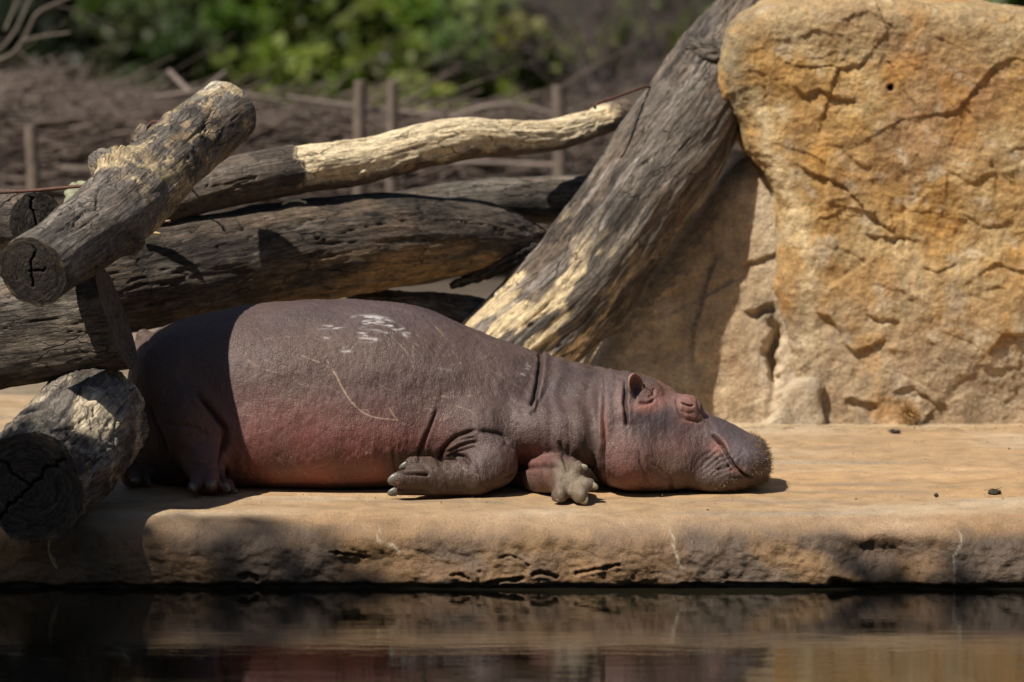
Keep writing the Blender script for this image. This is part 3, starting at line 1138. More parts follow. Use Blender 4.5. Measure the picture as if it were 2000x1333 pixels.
# G: leaning trunk
def colG(sw):
    t = sw['s'] / sw['L']
    c = wood_col(sw, 103, np.array([0.15, 0.122, 0.10]), 0.75, 0.55, 0.5)
    low = 1 - sstep(0.18, 0.38, t)
    m = sstep(0.0, 0.35, fbm(sw['g'], (3.2, 10, 10), 4, 0.6, off=55) + 0.30 * low - 0.22) * (1 - sstep(0.28, 0.44, t))
    up = sstep(-0.2, 0.3, np.sin(sw['th'] + 0.9))
    c = mixc(c, (0.80, 0.62, 0.37), 0.95 * m * up)
    st = sstep(0.3, 0.6, fbm(sw['g'], (2.4, 20, 20), 3, off=75))
    c = mixc(c, (0.36, 0.31, 0.27), 0.6 * st)
    return c


G_path = PW((800, 880, 1.70), (890, 790, 1.78), (975, 705, 1.86), (1070, 618, 1.95), (1150, 525, 2.06), (1218, 428, 2.16), (1294, 320, 2.28), (1346, 228, 2.42), (1408, 120, 2.66), (1478, 20, 2.9), (1570, -90, 3.15))
dG = wood_disp(0.08, 0.0055, 0.016, [(0.5, 2.2, 2.9, 2.6, 0.02, 0.006), (0.2, 1.4, 3.5, 3.2, 0.02, 0.006), (0.2, 1.1, 2.4, 2.5, 0.016, 0.005)],
               [(1.05, 4.9, 0.10, 0.05), (1.7, 3.6, 0.06, 0.012)], seed=8, ncrack=1.2)


def dG2(S, TH, RR, G):
    d = dG(S, TH, RR, G)
    # blocky bark left on the right / under side
    c, e = cellf(G * np.array([1, 1, 1]) * np.array([22, 34, 34]), 1.0, 4)
    und = sstep(0.9, 0.3, angd(TH, 5.2)) * (1 - sstep(1.3, 1.6, S))
    return d + und * (0.006 * sstep(0.0, 0.25, e) - 0.003)


logG, swG = log('leaning_trunk', 'thick cracked grey tree trunk leaning up to the right against the ochre boulder', G_path,
                [0.20, 0.235, 0.24, 0.24, 0.232, 0.226, 0.238, 0.222, 0.19, 0.165, 0.155], dG2, colG, seed=8, cat='tree trunk')

# root spur running left from the trunk base, behind the hippo
R_path = PW((680, 585, 1.8), (760, 592, 1.85), (860, 608, 1.9), (940, 630, 1.95), (1010, 640, 2.0))
sw = sweep(R_path, [0.03, 0.055, 0.08, 0.10, 0.08], 0.008, 0.008, None, wood_disp(0.14, 0.006, 0.014, seed=9, rough=0.003), 9)
link_mesh('root', sw['V'], sw['F'], M_wood, logG, col=wood_col(sw, 113, np.array([0.17, 0.14, 0.11]), 0.7, 0.4, 0.5), grain=sw['g'])
# dark rough strip left of the trunk
R2 = PW((880, 560, 1.90), (940, 535, 1.94), (1000, 505, 1.98), (1050, 480, 2.06))
sw = sweep(R2, [0.012, 0.03, 0.035, 0.012], 0.006, 0.006, None, wood_disp(0.3, 0.006, 0.01, seed=12, rough=0.008), 12)
link_mesh('dark_strip', sw['V'], sw['F'], M_wood, logG, col=wood_col(sw, 123, DARK, 0.8, 0.5, 0.3), grain=sw['g'])
# knot / snag near the boulder
S_path = PW((1350, 88, 2.50), (1382, 104, 2.42), (1440, 118, 2.44))
sw = sweep(S_path, [0.025, 0.05, 0.06], 0.005, 0.005, None, wood_disp(0.45, 0.010, 0.016, seed=13, rough=0.012), 13)
link_mesh('branch_stub', sw['V'], sw['F'], M_wood, logG, col=wood_col(sw, 133, GREY * 0.8, 0.5, 0.5, 0.2), grain=sw['g'])
end_cap(sw, 0, logG, col=(0.1, 0.085, 0.07), name='stub_end')

# I: dark log end behind at far left
I_path = PW((40, 432, 0.55), (-40, 420, 1.1), (-150, 400, 1.7))
logI, _ = log('dark_log', 'blackened log end facing right behind the crossing log at the far left edge', PW((70, 430, 0.45), (10, 428, 0.75), (-120, 415, 1.5)), [0.115, 0.12, 0.12],
              wood_disp(0.08, 0.004, 0.012, seed=10), lambda sw: wood_col(sw, 143, np.array([0.12, 0.1, 0.085]), 0.8, 0.4, 0.3), seed=10, capkw=dict(crack_dirs=((1.8, 0.9), (5, 0.5)), col=(0.07, 0.058, 0.048), split=0.015))

# J: upright splinter behind log A
sp = PW((283, 305, 1.1), (276, 275, 1.1), (285, 243, 1.1))
lo_, sw = log('splintered_stub', 'small splintered wood stub standing up behind the crossing log', sp, [0.05, 0.045, 0.025],
              wood_disp(0.25, 0.004, 0.01, seed=14, rough=0.006), lambda sw: wood_col(sw, 153, np.array([0.22, 0.18, 0.13]), 0.6, 0.6, 0.4), seed=14, cat='wood stub', ds=0.005, capkw=dict(col=(0.12, 0.1, 0.075)))


# rusty iron rods --------------------------------------------------------
def rod(name, label, pts, r=0.006, cat='iron rod', mat=None):
    sw = sweep(PW(*pts), [r] * len(pts), 0.01, 0.004)
    V = np.vstack([sw['V'], sw['Q'][:1], sw['Q'][-1:]])
    n, m = sw['n'], sw['m']
    a = np.arange(m); b = (a + 1) % m
    cap0 = np.stack([np.full(m, n * m), b, a, a], -1)
    F = sw['F']
    o = link_mesh(name, sw['V'], F, mat or M_rust)
    return tag(o, label, cat)


rod('iron_rod', 'bent rusty iron rod sticking out above the debarked branch beside the leaning trunk', [(1163, 212, 1.98), (1166, 203, 1.98), (1215, 186, 2.1), (1262, 170, 2.3), (1272, 176, 2.36)], 0.006)
rod('iron_rod', 'straight rusty iron rod above the dark log end at the far left edge', [(-40, 378, 0.5), (60, 373, 0.5), (165, 364, 0.42), (178, 372, 0.38), (182, 384, 0.36)], 0.007)
rod('iron_staple', 'small rusty staple bridging the splintered stub and the crossing log', [(290, 246, 1.05), (300, 238, 1.04), (318, 240, 1.0), (322, 250, 0.98)], 0.005, 'staple')


# ================================================================== HIPPO
def smin(a, b, k):
    h = np.clip(0.5 + 0.5 * (b - a) / k, 0, 1)
    return b + (a - b) * h - k * h * (1 - h)


def smax(a, b, k):
    return -smin(-a, -b, k)


def mat_skin():
    t = NT('hippo_skin')
    o = t.n('TexCoord').outputs['Object']
    c = t.attr('col').outputs['Color']
    dn = t.n('TexNoise')
    dn.inputs['Scale'].default_value = 5
    dn.inputs['Detail'].default_value = 3
    t.l(o, dn.inputs['Vector'])
    off = t.n('VectorMath', operation='MULTIPLY_ADD')
    t.l(dn.outputs['Color'], off.inputs[0])
    off.inputs[1].default_value = (0.045, 0.045, 0.045)
    t.l(o, off.inputs[2])
    def vor(scale, sc3, rot=(0, 0, 0)):
        m = t.mapping(off.outputs[0], sc3, rot)
        v = t.n('TexVoronoi', feature='DISTANCE_TO_EDGE')
        v.inputs['Scale'].default_value = scale
        v.inputs['Randomness'].default_value = 1.0
        t.l(m, v.inputs['Vector'])
        return v.outputs['Distance']
    v1 = vor(78, (1.3, 1.0, 0.36), (0, R(10), 0))
    v2 = vor(92, (0.5, 1.0, 1.25), (0, R(-12), 0))
    v3 = vor(240, (1, 1, 1))
    e1 = t.ramp(v1, [(0.0, 0.0), (0.10, 0.75), (0.3, 1.0)])
    e2 = t.ramp(v2, [(0.0, 0.0), (0.10, 0.8), (0.3, 1.0)])
    e3 = t.ramp(v3, [(0.0, 0.0), (0.2, 1.0)])
    n = t.noise(o, 5, 5, 0.6)
    n2 = t.noise(o, 320, 2, 0.6)
    col = t.mix(c, t.ramp(n, [(0.3, 0.82), (0.7, 1.18)]))
    lines = t.math('MULTIPLY', e1, e2)
    col = t.mix(col, t.ramp(lines, [(0.0, 0.78), (0.6, 1.02)]))
    # pale dry scratches: sparse long network
    v4 = vor(21, (1.0, 1.0, 0.7), (0, R(35), 0))
    sc4 = t.ramp(v4, [(0.0, 0.35), (0.012, 0.0)])
    gate = t.ramp(t.noise(o, 3.3, 3), [(0.5, 0.0), (0.66, 1.0)])
    sc4 = t.math('MULTIPLY', sc4, gate)
    col = t.mix(col, (0.36, 0.25, 0.19), sc4, 'MIX')
    t.l(col, t.b.inputs['Base Color'])
    rr = t.ramp(n, [(0.3, 0.42), (0.7, 0.60)])
    t.l(rr, t.b.inputs['Roughness'])
    t.b.inputs['Specular IOR Level'].default_value = 0.36
    t.b.inputs['Subsurface Weight'].default_value = 0.0
    amp = t.math('MULTIPLY', t.attr('wr').outputs['Fac'], t.ramp(t.noise(o, 4.2, 3), [(0.35, 0.35), (0.65, 1.0)]))
    b = t.n('Bump')
    b.inputs['Distance'].default_value = 0.0032
    t.l(t.math('MULTIPLY', amp, 0.62), b.inputs['Strength'])
    t.l(e1, b.inputs['Height'])
    b2 = t.n('Bump')
    b2.inputs['Distance'].default_value = 0.0026
    t.l(t.math('MULTIPLY', amp, 0.55), b2.inputs['Strength'])
    t.l(e2, b2.inputs['Height'])
    t.l(b.outputs[0], b2.inputs['Normal'])
    b3 = t.bump(e3, 0.0007, 0.4, b2.outputs[0])
    b3 = t.bump(n2, 0.0008, 0.5, b3)
    b3 = t.bump(n, 0.02, 0.35, b3)
    t.l(b3, t.b.inputs['Normal'])
    return t.m


YB = 0.42          # depth of the barrel centre
YH = 0.20          # depth of the head centre
body_tab = [  # px, top py, half width, bottom z, exponent
    (252, 760, 0.10, 0.30), (258, 722, 0.20, 0.10), (268, 690, 0.26, 0.04), (285, 664, 0.31, 0.0), (310, 645, 0.34, -0.04), (350, 628, 0.375, -0.05),
    (400, 614, 0.40, -0.05), (460, 602, 0.415, -0.05), (520, 595, 0.425, -0.05), (600, 589, 0.43, -0.05), (680, 588, 0.43, -0.05),
    (760, 592, 0.425, -0.05), (830, 606, 0.41, -0.04), (900, 634, 0.385, -0.02), (960, 658, 0.355, 0.02), (1010, 677, 0.33, 0.06),
    (1050, 692, 0.31, 0.09), (1100, 705, 0.315, 0.08), (1150, 716, 0.315, 0.05), (1200, 726, 0.29, 0.03), (1240, 740, 0.2, 0.06), (1270, 790, 0.1, 0.12)]
head_tab = [
    (1140, 800, 0.10, 0.12), (1165, 745, 0.20, 0.04), (1190, 726, 0.245, 0.00), (1225, 728, 0.26, -0.02), (1260, 736, 0.255, -0.02), (1290, 748, 0.24, -0.02),
    (1320, 768, 0.22, -0.01), (1345, 787, 0.20, -0.005), (1370, 800, 0.19, 0.00), (1400, 814, 0.20, 0.00), (1430, 829, 0.21, 0.0),
    (1455, 843, 0.21, 0.005), (1475, 855, 0.20, 0.012), (1488, 864, 0.185, 0.022), (1498, 876, 0.155, 0.035), (1504, 896, 0.09, 0.08)]


def section_field(tab, yc, X, Y, Z, p):
    pts = np.array([[*W(a, b, yc)[[0, 2]], w_, bz] for a, b, w_, bz in tab])
    x = X[:, 0, 0]
    # smooth interpolation (Catmull-Rom resample)
    sm = smoothline(pts, 8)
    o = np.argsort(sm[:, 0])
    sm = sm[o]
    top = np.interp(x, sm[:, 0], sm[:, 1])
    wd = np.interp(x, sm[:, 0], sm[:, 2])
    bt = np.interp(x, sm[:, 0], sm[:, 3])
    zc = (top + bt) / 2
    h = np.maximum((top - bt) / 2, 0.02)
    wd = np.maximum(wd, 0.02)
    sh = (slice(None), None, None)
    q = (np.abs((Y - yc) / wd[sh]) ** p + np.abs((Z - zc[sh]) / h[sh]) ** p) ** (1 / p)
    f = (q - 1) * np.minimum(wd, h)[sh]
    ex = np.maximum(sm[0, 0] - X, X - sm[-1, 0])
    return np.maximum(f, ex)


def ellips(X, Y, Z, c, r):
    q = np.sqrt(((X - c[0]) / r[0]) ** 2 + ((Y - c[1]) / r[1]) ** 2 + ((Z - c[2]) / r[2]) ** 2)
    return (q - 1) * min(r)


def caps_(X, Y, Z, a, b, ra, rb):
    a, b = np.asarray(a), np.asarray(b)
    d = b - a
    L = d @ d
    t = np.clip(((X - a[0]) * d[0] + (Y - a[1]) * d[1] + (Z - a[2]) * d[2]) / L, 0, 1)
    return np.sqrt((X - a[0] - t * d[0]) ** 2 + (Y - a[1] - t * d[1]) ** 2 + (Z - a[2] - t * d[2]) ** 2) - (ra + (rb - ra) * t)


NAILS = []   # (position, direction, length, radius, kind)


def build_hippo():
    h = 0.0085
    lo = np.array([-1.58, -0.50, -0.04])
    hi = np.array([1.10, 0.92, 0.86])
    n = np.ceil((hi - lo) / h).astype(int) + 1
    xs = (lo[0] + np.arange(n[0]) * h).astype(np.float32)
    ys = (lo[1] + np.arange(n[1]) * h).astype(np.float32)
    zs = (lo[2] + np.arange(n[2]) * h).astype(np.float32)
    X, Y, Z = xs[:, None, None], ys[None, :, None], zs[None, None, :]
    f = section_field(body_tab, YB, X, Y, Z, 2.25).astype(np.float32)
    g = section_field(head_tab, YH, X, Y, Z, 2.35).astype(np.float32)

    def sub(prim, reach, k, fld, c, mode='min'):
        """blend a primitive only inside its neighbourhood"""
        a = [max(0, int((c[i] - reach - lo[i]) / h)) for i in range(3)]
        b = [min(n[i], int((c[i] + reach - lo[i]) / h) + 2) for i in range(3)]
        s = tuple(slice(a[i], b[i]) for i in range(3))
        v = prim(X[s[0]], Y[:, s[1]], Z[:, :, s[2]])
        fld[s] = smin(fld[s], v, k) if mode == 'min' else smax(fld[s], -v, k)

    def E(px, py, y, r, k=0.03, fld=None, mode='min'):
        c = W(px, py, y)
        sub(lambda a, b, d: ellips(a, b, d, c, r), max(r) + 0.12, k, f if fld is None else fld, c, mode)

    def K(p1, p2, r1, r2, k=0.03, fld=None):
        a, b = W(*p1), W(*p2)
        sub(lambda u, v, w_: caps_(u, v, w_, a, b, r1, r2), np.linalg.norm(b - a) / 2 + max(r1, r2) + 0.1, k, f if fld is None else fld, (a + b) / 2)

    # head volumes
    E(1235, 895, -0.0, (0.135, 0.12, 0.125), 0.05, g)             # jowl
    E(1300, 905, 0.03, (0.13, 0.10, 0.105), 0.05, g)
    E(1340, 797, 0.09, (0.064, 0.062, 0.056), 0.05, g)            # near eye bulge
    E(1340, 792, 0.34, (0.050, 0.06, 0.045), 0.028, g)            # far eye bulge
    E(1262, 762, 0.09, (0.06, 0.06, 0.045), 0.03, g)              # ear base
    E(1450, 903, 0.045, (0.085, 0.085, 0.068), 0.05, g)           # upper lip pad
    E(1450, 893, 0.35, (0.085, 0.085, 0.068), 0.05, g)
    E(1472, 872, 0.12, (0.040, 0.04, 0.026), 0.03, g)              # nostril
    E(1468, 868, 0.28, (0.040, 0.04, 0.024), 0.03, g)
    E(1400, 932, 0.07, (0.13, 0.11, 0.065), 0.04, g)              # lower jaw
    f[:] = smin(f, g, 0.045)
    # rump, flank, shoulder
    E(330, 770, 0.22, (0.17, 0.20, 0.24), 0.08)
    E(372, 825, 0.13, (0.145, 0.17, 0.17), 0.05)                  # near thigh
    E(280, 665, 0.50, (0.035, 0.04, 0.05), 0.02)
    K((272, 672, 0.42), (262, 705, 0.36), 0.022, 0.030, 0.02)     # tail
    E(640, 850, 0.16, (0.50, 0.20, 0.19), 0.10)                   # belly
    E(925, 850, 0.12, (0.20, 0.16, 0.16), 0.07)                   # shoulder
    E(1045, 838, 0.13, (0.13, 0.15, 0.12), 0.05)                  # throat and chest
    E(1125, 850, 0.09, (0.13, 0.14, 0.12), 0.06)                  # heavy neck
    # near hind leg
    K((385, 845, 0.08), (398, 910, 0.0), 0.105, 0.070, 0.04)
    K((398, 905, 0.0), (408, 942, -0.04), 0.072, 0.060, 0.03)
    for a, b, r in (((388, 935, -0.07), (378, 952, -0.125), 0.029), ((408, 932, -0.08), (412, 948, -0.135), 0.031), ((428, 938, -0.05), (440, 953, -0.09), 0.028), ((445, 945, 0.0), (452, 957, -0.01), 0.024)):
        K(a, b, r, r * 0.9, 0.014)
    # far hind leg
    K((330, 850, 0.35), (275, 900, 0.22), 0.10, 0.07, 0.04)
    K((275, 900, 0.22), (262, 930, 0.16), 0.07, 0.055, 0.03)
    for a, b, r in (((256, 915, 0.13), (246, 922, 0.10), 0.026), ((266, 925, 0.11), (266, 938, 0.07), 0.026), ((282, 925, 0.15), (288, 940, 0.12), 0.024)):
        K(a, b, r, r * 0.9, 0.014)
    # near foreleg, folded back
    K((935, 862, 0.06), (962, 905, 0.0), 0.115, 0.095, 0.022)
    K((962, 905, -0.01), (925, 934, -0.06), 0.093, 0.074, 0.03)
    K((925, 934, -0.06), (845, 936, -0.09), 0.074, 0.066, 0.02)
    K((845, 936, -0.09), (812, 938, -0.10), 0.066, 0.054, 0.02)
    K((840, 908, -0.07), (803, 907, -0.10), 0.032, 0.027, 0.012)
    K((820, 935, -0.13), (780, 938, -0.155), 0.044, 0.034, 0.012)
    K((820, 955, -0.10), (777, 960, -0.11), 0.030, 0.020, 0.012)
    # far foreleg coming out under the throat, sole towards the viewer
    K((1000, 900, 0.35), (1062, 935, 0.06), 0.10, 0.075, 0.03)
    K((1062, 932, 0.04), (1098, 925, -0.08), 0.080, 0.066, 0.03)
    K((1098, 930, -0.10), (1112, 942, -0.19), 0.078, 0.068, 0.02)
    for a, b, r in (((1104, 924, -0.18), (1130, 915, -0.215), 0.027), ((1122, 944, -0.20), (1150, 947, -0.25), 0.0285),
                    ((1120, 952, -0.22), (1134, 970, -0.30), 0.0335), ((1102, 950, -0.20), (1092, 970, -0.27), 0.034)):
        K(a, b, r, r * 0.98, 0.013)
    # chest hollow above the far leg, and ground contact
    f[:] = smax(f, np.broadcast_to(-Z + 0.004, f.shape).astype(np.float32), 0.012)
    V, F = surface_nets(f, lo, h)
    V = lap(V, F, 4, 0.6)
    V, F = subdiv(V, F, 1)
    N = vnormals(V, F)
    # ---------------------------------------------------------- folds and creases
    # (px polyline, depth y, groove depth, groove width, step: + raises the left-of-path side, step falloff)
    CR = [
        ([(1056, 690), (1057, 715), (1052, 745), (1046, 765), (1036, 785)], 0.22, 0.026, 0.007, 0.014, 0.035),
        ([(1046, 765), (1052, 785), (1045, 800)], 0.12, 0.006, 0.006, 0, 0.02),
        ([(1065, 765), (1050, 790), (1035, 805)], 0.12, 0.008, 0.007, 0, 0.02),
        ([(1176, 735), (1174, 780), (1176, 820), (1179, 860), (1177, 905), (1184, 950)], 0.05, 0.030, 0.0065, 0.005, 0.03),
        ([(1222, 742), (1221, 775), (1222, 810), (1224, 828)], 0.05, 0.024, 0.006, 0.006, 0.025),
        ([(1108, 800), (1112, 840), (1108, 880), (1100, 905)], 0.10, 0.007, 0.010, 0, 0.03),
        ([(1090, 850), (1100, 880), (1108, 900)], 0.10, 0.010, 0.008, 0, 0.03),
        ([(1248, 868), (1254, 900), (1262, 930), (1266, 950)], -0.02, 0.006, 0.007, 0.006, 0.025),
        ([(1308, 925), (1310, 945), (1312, 965)], -0.02, 0.009, 0.008, 0, 0.02),
        ([(1256, 890), (1285, 910), (1310, 930), (1340, 940)], -0.02, 0.0022, 0.006, 0, 0.02),
        ([(1260, 905), (1290, 925), (1306, 938)], -0.02, 0.0015, 0.005, 0, 0.02),
        # mouth
        ([(1384, 850), (1400, 858), (1412, 872), (1424, 893), (1440, 912), (1458, 927), (1478, 934)], 0.0, 0.026, 0.0055, 0.012, 0.020),
        ([(1405, 880), (1418, 905), (1432, 922)], 0.0, 0.008, 0.005, 0, 0.02),
        ([(1392, 915), (1412, 915), (1425, 905)], 0.0, 0.008, 0.005, 0, 0.02),
        ([(1395, 890), (1402, 905), (1400, 920)], 0.0, 0.005, 0.005, 0, 0.02),
        ([(1420, 935), (1440, 930), (1452, 932)], 0.0, 0.005, 0.005, 0, 0.02),
        # eye
        ([(1330, 785), (1342, 791), (1356, 792)], 0.05, 0.012, 0.004, -0.003, 0.012),
        ([(1325, 776), (1340, 782), (1358, 786)], 0.05, 0.0015, 0.004, 0, 0.01),
        ([(1325, 798), (1342, 806), (1358, 805)], 0.05, 0.003, 0.004, 0, 0.01),
        ([(1322, 770), (1323, 795), (1335, 815), (1358, 824), (1372, 828)], 0.04, 0.006, 0.006, 0, 0.02),
        ([(1363, 775), (1366, 800), (1378, 825)], 0.05, 0.004, 0.006, 0, 0.02),
        # ear surroundings
        ([(1245, 782), (1262, 784), (1280, 776)], 0.06, 0.010, 0.006, 0, 0.02),
        ([(1262, 775), (1274, 768), (1277, 755)], 0.06, 0.006, 0.005, 0, 0.02),
        # armpit folds
        ([(858, 790), (842, 825), (828, 860), (820, 895)], 0.02, 0.012, 0.0055, -0.004, 0.03),
        ([(835, 835), (822, 870), (818, 900)], 0.02, 0.006, 0.006, 0, 0.03),
        ([(935, 838), (905, 846), (880, 862), (865, 885), (860, 905)], 0.0, 0.019, 0.008, 0.008, 0.04),
        ([(862, 893), (880, 880), (905, 868), (935, 862)], -0.04, 0.010, 0.006, 0.003, 0.02),
        ([(865, 898), (895, 882), (930, 872)], -0.04, 0.006, 0.005, 0, 0.02),
        ([(868, 880), (895, 862), (930, 855)], -0.04, 0.007, 0.005, 0, 0.02),
        ([(880, 893), (905, 893), (920, 903)], -0.06, 0.012, 0.007, 0, 0.02),
        ([(930, 842), (955, 842), (982, 850), (992, 868)], 0.0, 0.012, 0.008, -0.006, 0.03),
        ([(784, 921), (808, 922), (838, 926)], -0.12, 0.014, 0.005, 0.004, 0.02),
        ([(775, 953), (800, 958), (835, 961)], -0.12, 0.006, 0.004, 0, 0.02),
        ([(975, 930), (1010, 915), (1060, 900), (1100, 890)], 0.08, 0.014, 0.008, 0.0, 0.03),
        # hind leg
        ([(375, 745), (400, 785), (425, 815), (438, 838), (436, 870), (430, 905), (440, 940)], 0.02, 0.028, 0.010, -0.014, 0.05),
        ([(318, 830), (345, 828), (380, 832), (412, 850)], 0.0, 0.006, 0.008, 0, 0.03),
        ([(290, 780), (300, 820), (318, 850), (330, 900)], 0.1, 0.012, 0.010, 0, 0.03),
        ([(372, 905), (395, 908), (415, 905)], -0.05, 0.004, 0.004, 0, 0.02),
        # belly fold lines
        ([(455, 955), (560, 952), (700, 950), (760, 945)], 0.08, 0.004, 0.008, 0, 0.02),
        ([(768, 870), (772, 905), (778, 935)], 0.0, 0.006, 0.006, 0, 0.03),
    ]
    face = sstep(0.05, 0.40, -N[:, 1] + 0.45 * np.maximum(N[:, 2], 0))
    wobx = V[:, 0] + 0.0035 * fbm(V, 16, 2, off=3)
    wobz = V[:, 2] + 0.0035 * fbm(V, 16, 2, off=8)
    D = np.zeros(len(V))
    dark = np.zeros(len(V))
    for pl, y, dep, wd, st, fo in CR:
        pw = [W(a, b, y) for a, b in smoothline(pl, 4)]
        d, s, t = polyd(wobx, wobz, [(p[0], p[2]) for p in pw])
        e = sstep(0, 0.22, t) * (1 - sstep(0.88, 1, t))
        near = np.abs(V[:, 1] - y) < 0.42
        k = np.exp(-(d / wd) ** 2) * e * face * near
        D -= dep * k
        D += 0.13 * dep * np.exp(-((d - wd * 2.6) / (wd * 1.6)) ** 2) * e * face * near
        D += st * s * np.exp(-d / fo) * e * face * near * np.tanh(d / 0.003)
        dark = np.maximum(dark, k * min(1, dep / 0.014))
    # skin waves: vertical folds on neck and flank, broad lumps
    px = V[:, 0]
    xn0, xn1 = W(1060, 800, 0.1)[0], W(1215, 800, 0.1)[0]
    neck = sstep(xn0, xn0 + 0.05, px) * (1 - sstep(xn1 - 0.03, xn1 + 0.03, px))
    D += neck * 0.004 * np.sin(px * 75 + 3 * fbm(V, 3, 2)) * face
    D += 0.006 * fbm(V, 4.5, 3) * sstep(0.03, 0.1, V[:, 2]) + 0.0022 * fbm(V, (34, 34, 16), 3, 0.6) * face
    # wrinkles running across the forearm and wrist
    q = W(900, 935, -0.08)
    arm = np.exp(-(((V[:, 0] - q[0]) / 0.17) ** 4 + ((V[:, 2] - q[2]) / 0.09) ** 4)) * (V[:, 1] < 0.02)
    D += arm * 0.0009 * np.sin((V[:, 0] * 0.9 + V[:, 2] * 0.35) * 190 + 5 * fbm(V, 9, 2))
    # lower jaw wrinkles
    q = W(1405, 905, 0.0)
    jw = np.exp(-(((V[:, 0] - q[0]) / 0.07) ** 2 + ((V[:, 2] - q[2]) / 0.05) ** 2)) * face
    D += jw * 0.003 * np.sin((V[:, 0] * 0.75 - V[:, 2] * 0.9) * 260 + 5 * fbm(V, 11, 2))
    D *= sstep(0.0, 0.02, V[:, 2] - 0.004)
    V = V + N * D[:, None]
    V[:, 2] = np.maximum(V[:, 2], 0.003)
    N = vnormals(V, F)
    # ---------------------------------------------------------- colour
    base = np.array([0.103, 0.068, 0.062])
    brown = np.array([0.100, 0.063, 0.047])
    blue = np.array([0.082, 0.066, 0.073])
    pink = np.array([0.235, 0.078, 0.066])
    salmon = np.array([0.33, 0.145, 0.112])
    pad = np.array([0.175, 0.135, 0.093])
    c = np.tile(base, (len(V), 1))
    c = mixc(c, brown, 0.5 * sstep(-0.3, 0.5, fbm(V, 2.2, 4)))
    def blob(px_, py_, y, rx, rz, p=2):
        q = W(px_, py_, y)
        return np.exp(-(((V[:, 0] - q[0]) / rx) ** p + ((V[:, 2] - q[2]) / rz) ** p))
    front = sstep(0.55, 0.35, V[:, 1])
    nz = fbm(V, 6, 3, off=4)
    def paint(col_, px_, py_, y, rx, rz, a, p=2):
        nonlocal c
        c = mixc(c, col_, a * blob(px_, py_, y, rx, rz, p) * front * np.clip(1 + 0.5 * nz, 0, 1.4))
    paint(pink, 640, 905, 0.05, 0.36, 0.20, 0.75, 2)
    paint(pink, 560, 840, 0.05, 0.30, 0.14, 0.35)
    paint(pink, 800, 895, 0.05, 0.20, 0.14, 0.5)
    paint(pink, 1020, 890, 0.05, 0.12, 0.05, 0.6)
    paint(pink, 480, 900, 0.05, 0.14, 0.20, 0.35)
    paint(pink, 1060, 915, 0.05, 0.05, 0.06, 0.4)
    paint(blue, 1440, 840, 0.05, 0.17, 0.13, 0.8)
    paint(blue, 1300, 820, 0.0, 0.16, 0.07, 0.75)
    paint(blue, 1200, 780, 0.0, 0.07, 0.11, 0.6)
    paint(blue, 1120, 750, 0.1, 0.13, 0.06, 0.5)
    paint(blue, 640, 610, 0.4, 0.6, 0.05, 0.4)
    paint(pink, 1215, 900, -0.05, 0.06, 0.11, 0.5)
    paint(pink, 1235, 935, -0.05, 0.10, 0.05, 0.5)
    paint(pink, 1290, 885, -0.05, 0.11, 0.08, 0.25)
    paint(salmon, 1208, 785, 0.05, 0.025, 0.07, 0.35)
    paint(salmon, 1180, 830, 0.05, 0.02, 0.12, 0.4)
    paint(salmon, 1258, 790, 0.05, 0.055, 0.022, 0.8)
    paint(salmon, 1290, 770, 0.05, 0.06, 0.035, 0.6)
    paint(salmon, 1345, 785, 0.08, 0.05, 0.058, 0.85)
    paint(salmon, 1352, 815, 0.08, 0.05, 0.02, 0.6)
    paint(salmon, 1400, 872, 0.02, 0.035, 0.03, 0.75)
    paint(pink, 1345, 865, 0.0, 0.08, 0.05, 0.3)
    paint(brown * 1.15, 1290, 900, -0.05, 0.16, 0.09, 0.4)
    paint(brown * 0.8, 1400, 935, 0.0, 0.13, 0.04, 0.6)
    paint(salmon, 1440, 915, 0.0, 0.03, 0.012, 0.5)
    paint(brown * 0.75, 865, 930, -0.08, 0.22, 0.09, 1.0, 6)
    paint(brown * 1.2, 1080, 935, -0.08, 0.07, 0.07, 0.7, 4)
    paint(base * 0.85, 945, 875, -0.03, 0.12, 0.09, 0.9, 4)
    # foot sole and toes of the far forefoot
    q = W(1125, 945, -0.22)
    sole = np.exp(-(((V[:, 0] - q[0] - 0.005) / 0.088) ** 6 + ((V[:, 2] - q[2]) / 0.085) ** 6)) * sstep(-0.10, -0.17, V[:, 1])
    c = mixc(c, pad * (1 + 0.2 * fbm(V, 14, 3))[:, None], 0.9 * sole)
    # crease shade painted into the skin colour
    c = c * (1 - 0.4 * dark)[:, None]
    # dried mud / scuffs on the back
    for pl, y, wd, a in (([(690, 618), (730, 617), (770, 625)], 0.25, 0.006, 0.8), ([(700, 628), (745, 628), (790, 642), (803, 652)], 0.22, 0.007, 0.95),
                         ([(705, 636), (740, 640), (770, 650)], 0.22, 0.004, 0.5), ([(705, 648), (725, 656), (742, 657)], 0.2, 0.013, 0.75), ([(755, 632), (790, 650), (800, 655)], 0.2, 0.004, 0.7),
                         ([(625, 637), (650, 636), (678, 640)], 0.2, 0.006, 0.75), ([(635, 654), (660, 658)], 0.2, 0.005, 0.4), ([(668, 679), (690, 678)], 0.2, 0.004, 0.6), ([(672, 673), (684, 671)], 0.2, 0.003, 0.6),
                         ([(1020, 735), (1035, 715)], 0.15, 0.010, 0.45), ([(860, 715), (885, 718)], 0.15, 0.008, 0.25)):
        pw = [W(u, v, y) for u, v in smoothline(pl, 4)]
        d, s, t = polyd(V[:, 0], V[:, 2], [(p[0], p[2]) for p in pw])
        br = sstep(-0.3, 0.35, fbm(V, (18, 40, 120), 3, 0.6, off=6))
        c = mixc(c, (0.50, 0.47, 0.46), a * np.exp(-(d / wd) ** 2) * br * front * sstep(0, .15, t + .1) * (1 - 0.8 * sstep(0.8, 1, t)))
